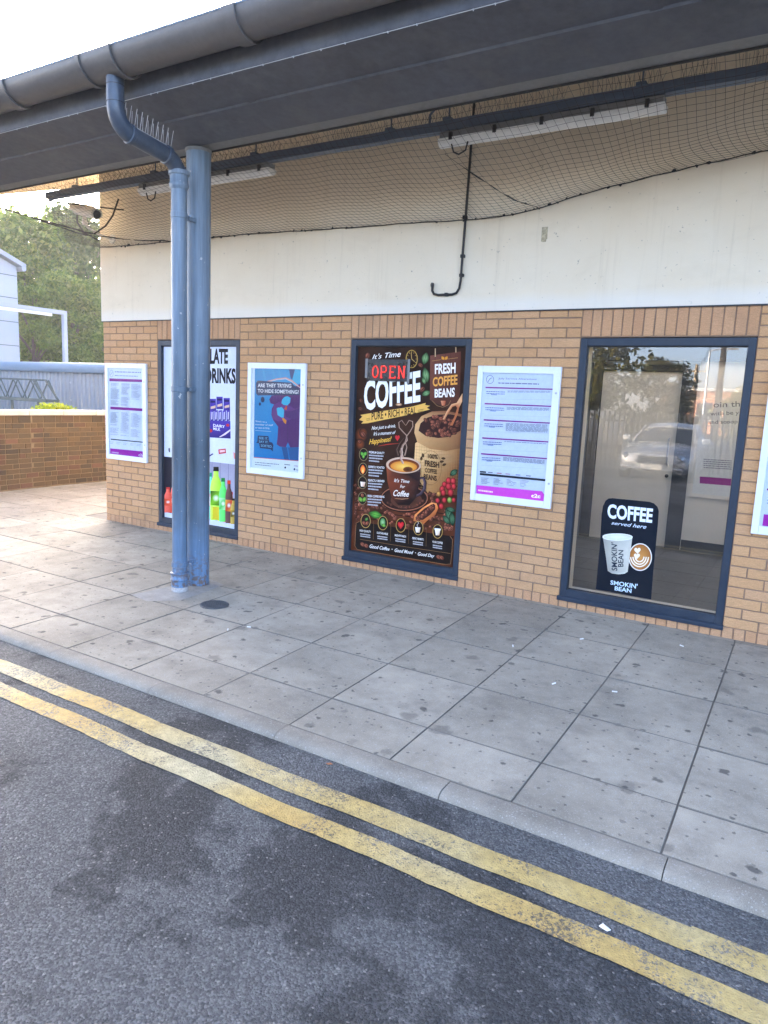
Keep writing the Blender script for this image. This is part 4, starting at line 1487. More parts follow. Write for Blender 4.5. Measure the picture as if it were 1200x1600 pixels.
for xb, yb, hb_, cb, cc2 in ((150, 1120, 1364, (190, 60, 40), (230, 230, 230)), (278, 1090, 1380, (225, 120, 40), (220, 60, 30)), (302, 1130, 1384, (60, 140, 70), (20, 90, 40)), (358, 1110, 1394, (210, 200, 60), (200, 40, 40)), (412, 1150, 1402, (210, 70, 40), (235, 235, 235)), (452, 1170, 1412, (70, 160, 210), (240, 240, 240)), (504, 1160, 1426, (235, 170, 60), (60, 120, 50)), (550, 1190, 1436, (190, 50, 50), (30, 30, 34)), (592, 1205, 1446, (215, 120, 60), (190, 40, 40))):
    bottle(xb, yb, hb_, 40, cb, cc2, tuple(min(255, v + 30) for v in cb), cc2)
bottle(110, 1170, 1362, 60, (200, 60, 40), (190, 30, 30), (220, 80, 50))
bottle(245, 985, 1372, 70, (150, 185, 220), (30, 50, 110), (90, 140, 210), (220, 60, 60))
bottle(200, 1010, 1366, 74, (70, 110, 190), (220, 220, 230), (230, 235, 240), (60, 100, 180))
bottle(330, 1020, 1390, 78, (190, 220, 90), (30, 140, 60), (230, 230, 120))
bottle(390, 1040, 1400, 66, (120, 200, 160), (30, 110, 70), (235, 240, 240), (60, 170, 120))
bottle(432, 1060, 1410, 52, (90, 210, 170), (40, 140, 110), (226, 70, 40), (240, 240, 240))
bottle(474, 1015, 1420, 88, (150, 215, 40), (22, 26, 20), (30, 36, 24), (120, 190, 30))
s.poly([(448, 1318), (506, 1322), (504, 1418), (446, 1412)], (210, 190, 40))
bottle(528, 1100, 1432, 62, (60, 190, 70), (24, 120, 50), (190, 235, 190), (70, 190, 80))
bottle(572, 1118, 1442, 56, (60, 26, 22), (214, 60, 32), (225, 160, 60), (190, 60, 40))
bottle(606, 1255, 1450, 44, (150, 120, 30), (30, 30, 30), (190, 150, 40), (90, 80, 30))
s.build(wp)

# ---------------- window two: coffee poster
wp = thing('window_poster', 'dark brown coffee poster with steaming cup filling the middle window', 'poster', (4.05, 0.05, 0.15))
MB().box(3.505, 4.595, 0.0525, 0.060, 0.14, 2.045).build('poster_board', M['darkin'], wp)
s = Sheet(0.0362, 6.154, 545, 530, 1.0)
DK = (34, 22, 17)
# mottled ground
gx, gz = 9, 14
s.n += 1
gv, gc = [], []
for j in range(gz + 1):
    for i in range(gx + 1):
        gv.append((3.506 + 1.088 * i / gx, s.Y, 0.142 + 1.9 * j / gz))
        k = rng.random()
        t = abs(i / gx - 0.45)
        gc.append(s.c(tuple(v * (0.75 + 0.6 * k) for v in ((44, 24, 14) if j > 4 else (78, 38, 20)))))
s.mb.add(gv, [(j * (gx + 1) + i, j * (gx + 1) + i + 1, (j + 1) * (gx + 1) + i + 1, (j + 1) * (gx + 1) + i) for j in range(gz) for i in range(gx)], 0, gc)
# wooden planks in the lower part
s.view(6.154, 545, 700)
for k in range(5):
    y = 520 + k * 70
    s.poly([(60, y), (1010, y + 120), (1010, y + 128), (60, y + 6)], (30, 15, 10))
s.view(6.154, 545, 530)
s.text("It's Time", (225, 150), (500, 112), (500, 168), (225, 192), (238, 232, 224), 0.01, 0.35)
s.bean(180, 158, 32, 1.9)
s.ring(605, 190, 58, 88, 8, (176, 140, 70))
for k in range(12):
    a = k * math.pi / 6
    s.stroke([(605 + 38 * math.cos(a), 190 + 60 * math.sin(a)), (605 + 47 * math.cos(a), 190 + 74 * math.sin(a))], 5, (176, 140, 70))
s.stroke([(605, 190), (600, 128)], 5, (200, 165, 90))
s.stroke([(605, 190), (632, 215)], 5, (200, 165, 90))
for x, y, L, wd, ro in ((735, 185, 120, 34, 1.8), (742, 345, 150, 34, 1.4), (745, 520, 90, 26, -0.4), (722, 400, 70, 18, 1.2)):
    s.leaf(x, y, L, wd, ro, (140, 180, 120), (30, 62, 30))
s.bean(690, 250, 26, 0.6)
s.bean(706, 482, 30, 2.4)
s.bean(118, 590, 24, 1.2, 0.8)
s.bean(112, 670, 26, 0.4, 0.8)
# hanging board
s.poly([(783, 158), (1078, 118), (1072, 470), (1060, 600), (940, 665), (800, 600), (780, 580)], (104, 58, 44), [(112, 66, 52), (92, 50, 38), (74, 40, 30), (86, 46, 34), (60, 34, 26), (80, 44, 34), (100, 56, 44)])
for k in range(1, 6):
    xx = 783 + 49 * k
    s.stroke([(xx, 152 - 6 * k), (xx - 2, 600)], 3, (76, 40, 30))
s.stroke([(832, 88), (832, 170)], 9, (190, 160, 120))
s.stroke([(1030, 60), (1030, 128)], 9, (190, 160, 120))
s.stroke([(800, 210), (890, 196)], 3, (190, 140, 80))
s.stroke([(955, 190), (1050, 178)], 3, (190, 140, 80))
s.leaf(905, 182, 42, 14, 0.9, (225, 160, 60), (190, 120, 40))
s.leaf(938, 182, 42, 14, -0.9, (225, 160, 60), (190, 120, 40))
s.text('FRESH', (828, 240), (1028, 225), (1026, 326), (828, 336), (240, 232, 222), 0.03)
s.text('COFFEE', (808, 368), (1046, 340), (1044, 436), (808, 456), (226, 158, 72), 0.03)
s.text('BEANS', (826, 480), (1020, 465), (1018, 554), (826, 562), (240, 232, 222), 0.03)
s.poly([(885, 592), (932, 592), (926, 638), (896, 640)], (180, 90, 50), [(220, 150, 110), (170, 80, 50), (150, 70, 40), (200, 120, 80)])
s.stroke([(800, 590), (850, 640), (905, 655), (960, 630), (980, 590)], 4, (150, 110, 70))
# COFFEE headline
s.text('COFFEE', (150, 412), (690, 308), (690, 606), (150, 692), (60, 40, 30), 0.05)
s.text('COFFEE', (146, 405), (690, 300), (688, 600), (148, 688), (240, 238, 232), 0.035)
# brush band
s.poly([(100, 775), (130, 745), (112, 728), (330, 690), (600, 650), (740, 612), (735, 632), (782, 640), (750, 660), (780, 676), (600, 722), (340, 775), (180, 808), (120, 812), (140, 790)], (222, 172, 84))
s.text('PURE \u2022 RICH \u2022 REAL', (220, 706), (648, 650), (648, 716), (220, 780), (46, 32, 22), 0.018)
s.stroke([(168, 768), (205, 760)], 4, (110, 80, 40))
s.stroke([(172, 782), (208, 774)], 4, (110, 80, 40))
s.stroke([(664, 684), (720, 672)], 4, (110, 80, 40))
s.stroke([(664, 698), (712, 688)], 4, (110, 80, 40))
s.ell(482, 628, 34, 16, (255, 200, 150), (70, 40, 26))
# script lines
s.text('Not just a drink,', (220, 838), (450, 818), (450, 846), (220, 872), (236, 230, 222), 0.006, 0.4)
s.text("It's a moment of", (238, 892), (452, 880), (452, 910), (238, 926), (236, 230, 222), 0.006, 0.4)
s.text('Happiness!', (195, 962), (412, 935), (412, 980), (195, 1012), (236, 180, 70), 0.014, 0.4)
s.heart(468, 948, 22, (190, 40, 45), 32)
s.stroke([(285, 1028), (380, 1010), (480, 1002)], [2, 8, 2], (180, 50, 40))
# warm blurs at the left
for x, y, r in ((120, 920, 60), (140, 900, 40), (110, 1010, 45)):
    s.ell(x, y, r, r * 1.2, (140, 66, 30), (46, 26, 18))
s.bean(140, 915, 34, 0.9)
s.bean(104, 985, 22, 0.9)
# steam
SM = (186, 152, 130)
s.stroke([(520, 1140), (500, 1080), (520, 1020), (560, 970), (555, 925), (520, 890), (485, 850), (480, 800), (510, 778), (548, 830)], [22, 26, 20, 16, 12, 10, 10, 10, 8, 4], SM, (110, 80, 64))
s.stroke([(548, 830), (580, 780), (615, 790), (618, 840), (590, 890), (560, 930), (545, 985), (560, 1040), (540, 1120)], [4, 8, 10, 10, 10, 10, 8, 10, 14], SM, (110, 80, 64))
s.stroke([(475, 1120), (460, 1060), (490, 1000), (530, 950)], [16, 12, 8, 3], (110, 84, 70), (60, 42, 34))
# sack
SK, SKd = (196, 152, 98), (118, 78, 44)
s.view(6.154, 545, 530)
s.ell(760, 1180, 10, 10, SK)
s.poly([(640, 1000), (700, 960), (1075, 1000), (1078, 1180), (1050, 1500), (900, 1490), (760, 1480), (640, 1300), (632, 1150)], SK, [(226, 180, 120), (190, 140, 84), (150, 98, 56), (120, 74, 40), (90, 54, 30), (130, 86, 46), (170, 120, 70), (216, 168, 108), (236, 192, 132)])
for k in range(14):
    y = 1030 + k * 30
    s.stroke([(640, y), (860, y + 22), (1066, y + 8)], 2.2, (150, 108, 64))
for k in range(18):
    x = 655 + k * 24
    s.stroke([(x, 1010), (x - 6, 1460)], 1.8, (164, 120, 74))
rimp = [(632, 900), (640, 820), (700, 740), (800, 695), (940, 688), (1085, 720), (1080, 930), (960, 985), (880, 1010), (760, 1010), (680, 975)]
s.poly([(632, 900), (640, 820), (700, 740), (800, 695), (940, 688), (1085, 720), (1082, 920), (1070, 1050), (940, 1075), (780, 1055), (660, 990)], (184, 134, 86), [(206, 160, 108), (210, 164, 112), (186, 140, 92), (150, 100, 66), (128, 80, 52), (120, 74, 48), (140, 92, 58), (120, 78, 46), (140, 96, 58), (170, 122, 74), (190, 144, 92)])
s.poly([(672, 880), (690, 810), (760, 752), (860, 725), (980, 722), (1080, 745), (1075, 880), (960, 940), (860, 950), (740, 930)], (52, 26, 22))
for k in range(58):
    a, r = rng.uniform(0, 6.28), math.sqrt(rng.random())
    x, y = 880 + 195 * r * math.cos(a), 838 + 98 * r * math.sin(a)
    if x < 1062:
        s.bean(x, y, rng.uniform(19, 26), rng.uniform(0, 3), rng.uniform(0.75, 1.25))
# scoop in the sack
s.poly([(905, 770), (945, 690), (990, 625), (1040, 612), (1095, 520), (1092, 600), (1062, 660), (1050, 720), (1000, 830), (975, 830), (1020, 740), (1045, 660), (1030, 640), (1000, 650), (960, 710), (925, 772)], (206, 138, 88), [(226, 170, 120)] * 6 + [(176, 100, 60)] * 10)
# lower half, second measuring grid
s.view(6.154, 545, 700)
SKT = (58, 36, 20)
s.ring(790, 190, 105, 165, 3, (110, 76, 44))
s.text('100%', (762, 56), (858, 66), (858, 108), (762, 100), SKT, 0.025)
s.text('FRESH', (732, 116), (872, 136), (872, 192), (732, 172), SKT, 0.04)
s.text('COFFEE', (734, 190), (850, 208), (850, 252), (734, 232), SKT, 0.03)
s.text('BEANS', (722, 246), (848, 268), (848, 318), (722, 298), SKT, 0.035)
for x, y, ro in ((700, 100, 1.0), (716, 70, 0.6), (896, 130, -1.0), (912, 100, -0.7), (920, 160, -1.2)):
    s.leaf(x, y, 44, 12, ro + 0.8, (80, 52, 28), (64, 42, 24))
# scattered beans on the table
for k in range(110):
    x, y = rng.uniform(60, 1000), rng.uniform(530, 740)
    y += (x - 60) * 0.06
    s.bean(x, y, rng.uniform(15, 25), rng.uniform(0, 3), rng.uniform(0.8, 1.35))
for k in range(26):
    x, y = rng.uniform(740, 880), rng.uniform(430, 560)
    s.bean(x, y, rng.uniform(17, 24), rng.uniform(0, 3), rng.uniform(0.6, 1.1))
for k in range(20):
    s.bean(rng.uniform(58, 100), rng.uniform(330, 700), rng.uniform(12, 20), rng.uniform(0, 3), rng.uniform(0.7, 1.2))
# saucer and cup
s.ell(535, 490, 232, 128, (70, 34, 24), (30, 16, 12), 40, 0.06)
s.ring(540, 482, 226, 122, 9, (150, 92, 66), 44)
s.ell(560, 500, 150, 82, (40, 22, 16), (88, 50, 36), 32)
for k in range(26):
    a = math.radians(rng.uniform(15, 175))
    s.bean(540 + 190 * math.cos(a), 470 + 100 * math.sin(a), rng.uniform(15, 20), rng.uniform(0, 3), rng.uniform(0.6, 1.0))
s.stroke([(690, 290), (725, 285), (740, 330), (735, 390), (700, 440), (640, 470)], [26, 28, 30, 30, 28, 20], (92, 74, 84), (34, 22, 22))
s.poly([(366, 160), (380, 330), (420, 480), (480, 545), (590, 548), (650, 480), (690, 330), (698, 190), (560, 240), (440, 225)], (52, 26, 20), [(150, 74, 44), (124, 56, 32), (80, 38, 26), (30, 16, 12), (26, 14, 12), (34, 20, 18), (44, 26, 24), (60, 38, 36), (30, 18, 16), (84, 44, 30)])
s.ell(533, 165, 168, 78, (240, 226, 212), (196, 160, 132), 36, 0.05)
s.ell(536, 168, 148, 64, (150, 80, 30), (110, 50, 24), 36, 0.05)
s.ell(535, 178, 128, 52, (240, 196, 90), (206, 120, 40), 32, 0.05)
s.ell(575, 205, 46, 26, (60, 30, 16), (120, 66, 28), 20)
s.stroke([(530, 150), (505, 100), (520, 40), (510, 0)], [18, 22, 18, 14], (206, 178, 160), (140, 104, 84))
s.text("It's Time", (442, 292), (590, 306), (588, 336), (442, 326), (236, 226, 214), 0.008, 0.3)
s.text('For', (500, 352), (548, 356), (546, 386), (500, 382), (236, 226, 214), 0.006, 0.3)
s.text('Coffee', (436, 400), (588, 416), (584, 468), (434, 460), (236, 226, 214), 0.014, 0.35)
s.stroke([(450, 484), (520, 490), (580, 484)], [2, 5, 2], (206, 150, 110))
# berries
for x, y, r in ((965, 315, 30), (1010, 318, 30), (925, 350, 26), (965, 370, 32), (905, 395, 30), (1015, 370, 28), (985, 428, 33), (870, 440, 24), (915, 430, 28), (925, 502, 26), (975, 500, 26), (860, 505, 24), (895, 560, 28), (1015, 500, 22)):
    t = rng.random()
    cm = (206, 40, 44) if t < 0.72 else ((150, 176, 70) if t < 0.86 else (214, 140, 60))
    s.ell(x, y, r * 0.9, r * 1.15, tuple(min(255, v + 22) for v in cm), tuple(v * 0.4 for v in cm), 16, 0, (-0.3, -0.35))
for x, y, L, wd, ro in ((1015, 235, 90, 28, -0.7), (970, 640, 150, 34, 1.2), (1000, 680, 140, 30, 1.5), (945, 690, 110, 26, 0.9), (985, 590, 100, 24, 0.3)):
    s.leaf(x, y, L, wd, ro, (84, 124, 88), (16, 36, 20))
# wooden scoop of beans
s.poly([(628, 700), (640, 640), (720, 570), (800, 522), (850, 530), (866, 575), (840, 640), (770, 690), (725, 730), (690, 712)], (206, 120, 62), [(180, 100, 50), (226, 140, 76), (220, 132, 70), (240, 160, 96), (226, 140, 76), (200, 110, 56), (160, 84, 40), (176, 96, 46), (190, 104, 50), (150, 80, 40)])
s.poly([(650, 690), (665, 640), (735, 580), (805, 540), (838, 548), (835, 590), (790, 640), (720, 690)], (60, 28, 22))
for k in range(22):
    t = rng.random()
    s.bean(668 + 150 * t + rng.uniform(-12, 12), 672 - 105 * t + rng.uniform(-22, 24), rng.uniform(16, 21), rng.uniform(0, 3), rng.uniform(0.8, 1.2))
# green leaf
s.leaf(265, 640, 140, 36, 0.25, (110, 186, 70), (30, 70, 24))
# bottom panel
s.poly([(78, 720), (110, 705), (1005, 850), (1008, 905), (985, 1115), (940, 1118), (90, 975), (66, 940)], (26, 16, 13))
s.stroke([(110, 705), (78, 720), (72, 800), (66, 940), (90, 975), (300, 1010), (600, 1062), (940, 1118), (985, 1112), (998, 1000), (1006, 880), (980, 846)], 5, (140, 96, 62))
s.stroke([(115, 875), (500, 940), (985, 1012)], 3, (140, 104, 66))
s.text('Good Coffee', (210, 922), (400, 955), (398, 985), (208, 958), (238, 232, 224), 0.012, 0.35)
s.text('\u2022', (418, 962), (430, 964), (430, 980), (418, 978), (238, 232, 224))
s.text('Good Mood', (450, 962), (628, 988), (626, 1020), (448, 996), (238, 232, 224), 0.012, 0.35)
s.text('\u2022', (644, 996), (654, 998), (654, 1014), (644, 1012), (238, 232, 224))
s.text('Good Day', (672, 996), (832, 1022), (830, 1050), (670, 1030), (238, 232, 224), 0.012, 0.35)
for x, y in ((140, 925), (175, 938), (870, 1046), (900, 1052)):
    s.bean(x, y, 26, 0.7, 1.1)
GD = (176, 140, 76)
heads = ('HIGH QUALITY', 'SUSTAINABLE', 'MADE WITH PASSION', 'PERFECT MOMENTS', 'YOUR COFFEE')
for k, (x, y) in enumerate(((170, 700), (335, 720), (508, 742), (677, 768), (862, 800))):
    s.ell(x, y, 47, 68, (46, 26, 18), (24, 14, 10), 24)
    s.ring(x, y, 48, 68, 6, GD)
    xa, xb = x - (58 if k != 4 else 52), x + (50 if k != 4 else 48)
    ya = y + 80 + 2 * k
    s.text(heads[k], (xa, ya), (xb, ya + 14), (xb, ya + 34), (xa, ya + 20), (232, 226, 218), 0.012)
    for j in range(2):
        s.bars(xa + 6, ya + 38 + 20 * j, xb - 4, ya + 52 + 20 * j, 11, (176, 172, 172), k * 3 + j, 1)
    if k < 4:
        s.stroke([(x + 78, y - 0), (x + 74, y + 175)], 2.5, (120, 90, 56))
s.bean(155, 720, 22, 1, 1.2)
s.bean(185, 722, 22, 2, 1.2)
s.leaf(180, 682, 40, 14, -0.8, (120, 170, 80), (40, 80, 30))
s.ell(335, 712, 26, 40, (150, 190, 130), (50, 110, 50))
s.leaf(345, 742, 46, 16, 0.6, (150, 200, 80), (50, 100, 40))
s.heart(508, 738, 30, (226, 50, 52), 40, (180, 24, 34))
for x, y in ((672, 780), (862, 806)):
    s.poly([(x - 26, y - 22), (x + 26, y - 18), (x + 17, y + 32), (x - 17, y + 30)], (236, 222, 204), [(246, 238, 226), (226, 206, 184), (196, 150, 110), (236, 222, 204)])
s.poly([(832, 768), (892, 774), (890, 790), (834, 784)], (240, 236, 230))
s.stroke([(672, 755), (664, 738), (680, 722), (672, 706)], 5, (200, 190, 184))
hd = ('PREMIUM QUALITY', 'EXPERTLY ROASTED', 'PERFECTLY BREWED', 'FRESH COFFEE BEANS')
for k, (x, y) in enumerate(((152, 62), (146, 202), (142, 332), (142, 482))):
    s.ell(x, y, 42, 60, (40, 26, 20), (22, 14, 11), 24)
    s.ring(x, y, 43, 60, 4, (150, 130, 90))
    xa, ya = 204 - 4 * k, y - 34
    s.text(hd[k], (xa, ya), (352, ya + 10), (352, ya + 30), (xa, ya + 22), (232, 228, 224), 0.014)
    for j in range(3):
        s.bars(xa, ya + 34 + 26 * j, xa + (140, 130, 100)[j], ya + 44 + 26 * j, 13, (176, 174, 178), 5 * k + j, 1)
    s.stroke([(xa, ya + 118), (340, ya + 132)], 2, (90, 64, 46))
s.leaf(140, 56, 46, 15, 1.0, (130, 196, 80), (60, 130, 40))
s.leaf(168, 56, 46, 15, -1.0, (130, 196, 80), (60, 130, 40))
s.leaf(152, 80, 40, 12, 1.57, (150, 206, 90), (60, 130, 40))
s.leaf(146, 205, 90, 24, 1.57, (250, 190, 80), (220, 80, 30))
s.leaf(146, 222, 50, 12, 1.57, (255, 230, 150), (240, 150, 50))
s.poly([(122, 322), (172, 326), (162, 372), (128, 368)], (236, 220, 200), [(246, 236, 224), (216, 180, 150), (196, 130, 90), (236, 220, 200)])
s.leaf(124, 492, 54, 17, 1.1, (150, 196, 80), (70, 120, 40))
s.leaf(160, 492, 54, 17, -1.1, (150, 196, 80), (70, 120, 40))
s.bean(142, 452, 22, 1.2, 1.2)
s.build(wp)

# ---------------- OPEN sign behind the glass, in front of the poster
op = thing('open_sign', 'red glowing OPEN light sign at the top of the coffee poster window', 'sign', (3.83, 0.048, 1.73))
a_, b_ = wall_pt(575, 563, 0.046), wall_pt(640, 597, 0.046)
MB().cbox(3.615, 4.045, 0.0225, 0.0262, 1.735, 1.925, 0.0015).build('sign_panel', simple('smoked_panel', (0.026, 0.027, 0.03), 0.3, var=0.5, scale=14), op)
MB().box(3.60, 3.625, 0.0215, 0.0266, 1.76, 1.93).build('sign_edge', M['lamphouse'], op)
MB().box(4.04, 4.062, 0.0215, 0.0266, 1.72, 1.93).build('sign_edge', M['lamphouse'], op)
SG = Sheet(0.0402, 6.154, 545, 530)
led = MB()


def leds(pts, n):
    L = [0]
    for i in range(1, len(pts)):
        L.append(L[-1] + math.hypot(pts[i][0] - pts[i - 1][0], pts[i][1] - pts[i - 1][1]))
    for k in range(n):
        d = L[-1] * k / (n - 1)
        i = max(j for j in range(len(L)) if L[j] <= d + 1e-9)
        i = min(i, len(pts) - 2)
        t = (d - L[i]) / ((L[i + 1] - L[i]) or 1)
        yield pts[i][0] + (pts[i + 1][0] - pts[i][0]) * t, pts[i][1] + (pts[i + 1][1] - pts[i][1]) * t


letters = []
X0, X1, Z0, Z1 = 3.665, 4.03, 1.765, 1.865
lw = (X1 - X0) / 4
circ = [(0.5 + 0.36 * math.cos(t * math.pi / 8), 0.5 + 0.5 * math.sin(t * math.pi / 8)) for t in range(17)]
strokes = [[circ], [[(0.15, 0), (0.15, 1)], [(0.15, 1), (0.6, 1), (0.78, 0.85), (0.78, 0.62), (0.6, 0.48), (0.15, 0.48)], [(0.02, 0), (0.3, 0)]],
           [[(0.18, 0), (0.18, 1)], [(0.05, 1), (0.8, 1), (0.8, 0.85)], [(0.18, 0.5), (0.62, 0.5)], [(0.05, 0), (0.82, 0), (0.82, 0.16)]],
           [[(0.15, 0), (0.15, 1)], [(0.15, 1), (0.8, 0)], [(0.8, 0), (0.8, 1)], [(0.02, 0), (0.28, 0)], [(0.68, 1), (0.94, 1)], [(0.02, 1), (0.2, 1)]]]
for k, st in enumerate(strokes):
    lm = MB()
    for pl in st:
        pts = [(X0 + lw * (k + 0.06 + 0.88 * x), Z0 + (Z1 - Z0) * z) for x, z in pl]
        for off in (0,):
            lm.tube([(x, 0.0205, z) for x, z in pts], 0.0062, 6)
    lm.build('led_letter', M['led'], op)

# ---------------- coffee served here sign
sg = thing('coffee_sign', 'dark blue coffee served here sign with rounded top in the clear window', 'sign', (6.02, 0.036, 0.165))
s = Sheet(0.0362, 7.5, 900, 760, 1.0)
outl = [(232, 1205), (285, 620), (300, 330), (316, 230), (345, 170), (380, 142), (430, 138), (860, 180), (915, 200), (955, 240), (970, 290), (962, 420), (905, 1000), (880, 1325)]
wpts = [wall_pt(900 + x / 7.5, 760 + y / 7.5, 0.0366) for x, y in outl]
n = len(wpts)
tri = tessellate_polygon([[Vector((p.x, p.z, 0)) for p in wpts]])
MB().add([(p.x, 0.0366, p.z) for p in wpts] + [(p.x, 0.0374, p.z) for p in wpts],
         [tuple(t) for t in tri] + [tuple(n + i for i in t) for t in tri] + [(i, (i + 1) % n, n + (i + 1) % n, n + i) for i in range(n)]).build('sign_board', simple('navy_board', (0.007, 0.010, 0.017), 0.75, spec=0.1, var=0.1), sg)
s.text('COFFEE', (370, 205), (905, 262), (890, 428), (368, 372), (228, 234, 244), 0.035)
s.text('served here', (415, 408), (828, 452), (822, 498), (412, 444), (214, 224, 236), 0.006, 0.35)
s.poly([(312, 575), (350, 820), (372, 990), (420, 1020), (500, 1030), (570, 1022), (606, 1000), (630, 820), (660, 600), (490, 560)], (186, 182, 168), [(150, 148, 138), (164, 162, 150), (150, 148, 138), (170, 168, 156), (196, 192, 178), (214, 210, 196), (190, 186, 172), (206, 202, 188), (190, 188, 176), (180, 178, 168)])
s.ell(487, 594, 176, 42, (222, 226, 222), (202, 204, 196), 32, 0.05)
s.ring(487, 594, 177, 43, 10, (226, 226, 214), 40)
s.ell(752, 828, 136, 160, (200, 140, 74), (150, 92, 40), 36)
s.ring(752, 828, 138, 162, 12, (226, 222, 210), 40)
CRM = (238, 224, 200)
for k, (rx, ry) in enumerate(((105, 120), (78, 92), (52, 62))):
    s.stroke([(745 + rx * math.cos(t), 820 + ry * math.sin(t)) for t in [math.pi * (0.02 + 0.96 * j / 14) for j in range(15)]], 15, CRM)
s.heart(720, 750, 38, CRM, 42)
s.heart(714, 815, 36, CRM, 38)
# cover of the latte by the cup edge
s.poly([(606, 1000), (630, 820), (650, 640), (622, 640), (600, 830), (580, 1000)], (196, 192, 178))
NV = (40, 52, 66)
s.text("SMOKIN'", (418, 985), (415, 655), (482, 668), (484, 990), NV, 0.02)
s.text('BEAN', (492, 945), (497, 745), (556, 748), (556, 940), NV, 0.02)
s.text("SMOKIN'", (405, 1100), (722, 1146), (718, 1200), (402, 1148), (206, 226, 240), 0.02)
s.text('BEAN', (456, 1168), (652, 1200), (648, 1250), (452, 1216), (206, 226, 240), 0.02)
s.build(sg)

# ================================================================== ROOM BEHIND THE CLEAR WINDOW
FZ = 0.045
room = kind(MB().box(4.2, 8.6, 0.2405, 3.3, -0.05, FZ).build('room_floor', simple('dark_floor_tiles', (0.075, 0.065, 0.058), 0.42, var=0.25, scale=3, fine=30)), 'structure')
for i in range(8):
    for j in range(6):
        MB().cbox(4.22 + 0.55 * i, 4.22 + 0.55 * i + 0.544, 0.26 + 0.5 * j, 0.26 + 0.5 * j + 0.494, FZ - 0.02, FZ + 0.004, 0.003).build('floor_tile', room.data.materials[0], room)
mb = MB()
mb.box(5.985, 8.6, 2.95, 3.05, 0.0, 2.75)
mb.box(4.2, 8.6, 3.06, 3.16, 0.0, 2.75)
mb.box(4.2, 4.3, 0.245, 3.05, 0.0, 2.75)
mb.box(8.5, 8.6, 0.245, 2.945, 0.0, 2.75)
kind(mb.build('room_wall', M['white']), 'structure')
MB().box(5.99, 8.5, 2.938, 2.9495, FZ, FZ + 0.125).build('skirting', M['darkin'], bpy.data.objects['room_wall'])
mb = MB()
for x0, x1, y0, y1 in ((4.2, 8.6, 0.245, 0.55), (4.2, 8.6, 2.9, 3.16)):
    mb.box(x0, x1, y0, y1, 2.755, 2.83)
# shaft of the added roof opening, there to let light into the room
mb.box(4.2, 4.28, 0.55, 2.9, 2.755, 4.2)
mb.box(8.52, 8.6, 0.55, 2.9, 2.755, 4.2)
mb.box(4.28, 8.52, 0.5, 0.55, 2.835, 4.15)
mb.box(4.28, 8.52, 2.9, 2.95, 2.835, 4.2)
kind(mb.build('room_ceiling', M['white']), 'structure')
dr = thing('room_door', 'cream door with a steel pull handle seen through the clear window', 'door', (5.4, 3.0, FZ))
MB().cbox(4.955, 5.815, 2.985, 3.03, FZ + 0.01, 2.0, 0.004).build('door_leaf', M['doorwhite'], dr)
MB().tube([(5.75, 2.985, 1.28), (5.75, 2.945, 1.27), (5.75, 2.945, 1.0), (5.75, 2.985, 0.99)], 0.011, 8).build('pull_handle', M['steel'], dr, smooth=True)
MB().tube([(5.76, 2.985, 0.86), (5.76, 2.972, 0.86)], 0.02, 12).build('lock', M['gasket'], dr, smooth=True)
mb = MB()
mb.box(4.951, 8.49, 2.90, 2.937, 2.12, 2.75).box(5.82, 5.985, 2.94, 3.055, FZ, 2.75).box(4.90, 4.95, 2.96, 3.055, FZ, 2.75).box(4.951, 5.819, 2.965, 3.055, 2.01, 2.08)  # first box is a dark panel added to dim the upper room
mb.build('door_frame_and_dim_panel', M['darkin'], dr)
rk = thing('dark_rack', 'dark upright rack with a red item left of the room door', 'rack', (4.6, 2.9, FZ))
for xx in (4.42, 4.55, 4.68, 4.80):
    MB().box(xx, xx + 0.03, 2.7, 3.0, FZ + .004, 2.1).build('upright', simple('rack_blue', (0.06, 0.085, 0.12), 0.5), rk)
MB().box(4.31, 4.89, 3.005, 3.055, FZ + .004, 2.75).build('back_panel', M['darkin'], rk)
MB().cbox(4.60, 4.70, 2.75, 2.9, 1.35, 1.62, 0.01).build('red_item', M['pinred'], rk)
MB().box(4.42, 4.83, 2.69, 3.0, 0.6, 0.63).build('shelf', M['darkin'], rk)
# poster on the inner wall
ip = thing('room_poster', 'pale dog notice with a purple strip on the inner wall', 'poster', (6.4, 2.94, 0.75))
MB().cbox(6.02, 6.75, 2.925, 2.949, 0.66, 1.72, 0.004).build('frame', M['white'], ip)
s = Sheet(2.9245, 3.75, 880, 520)
s.world_rect(6.05, 6.72, 0.70, 1.69, (214, 214, 210))
s.text('oin th', (880, 405), (1036, 400), (1036, 432), (880, 438), (120, 120, 126), 0.01)
s.text('with be y', (862, 462), (1030, 455), (1030, 478), (862, 486), (120, 120, 126), 0.01)
s.text('and scoop', (850, 512), (1022, 508), (1022, 530), (850, 535), (120, 120, 126), 0.01)
for k in range(5):
    s.bars(822, 738 + 12 * k, 990, 748 + 12 * k, 6, (140, 140, 146), k, 0.95)
s.poly([(800, 842), (985, 855), (982, 896), (800, 882)], (150, 40, 130))
s.build(ip)

# ================================================================== LEFT BACKGROUND
# low brick wall
lw_ = thing('low_brick_wall', 'low weathered brown brick boundary wall with whitewashed coping', 'wall', (-2.95, 2, 0))
pth = [(-2.70, -0.9), (-2.86, 0.37), (-2.94, 1.03), (-2.975, 1.6), (-2.985, 2.27), (-2.99, 3.6), (-2.99, 5.4)]
arc = [0.0]
for p, q in zip(pth, pth[1:]):
    arc.append(arc[-1] + math.hypot(q[0] - p[0], q[1] - p[1]))


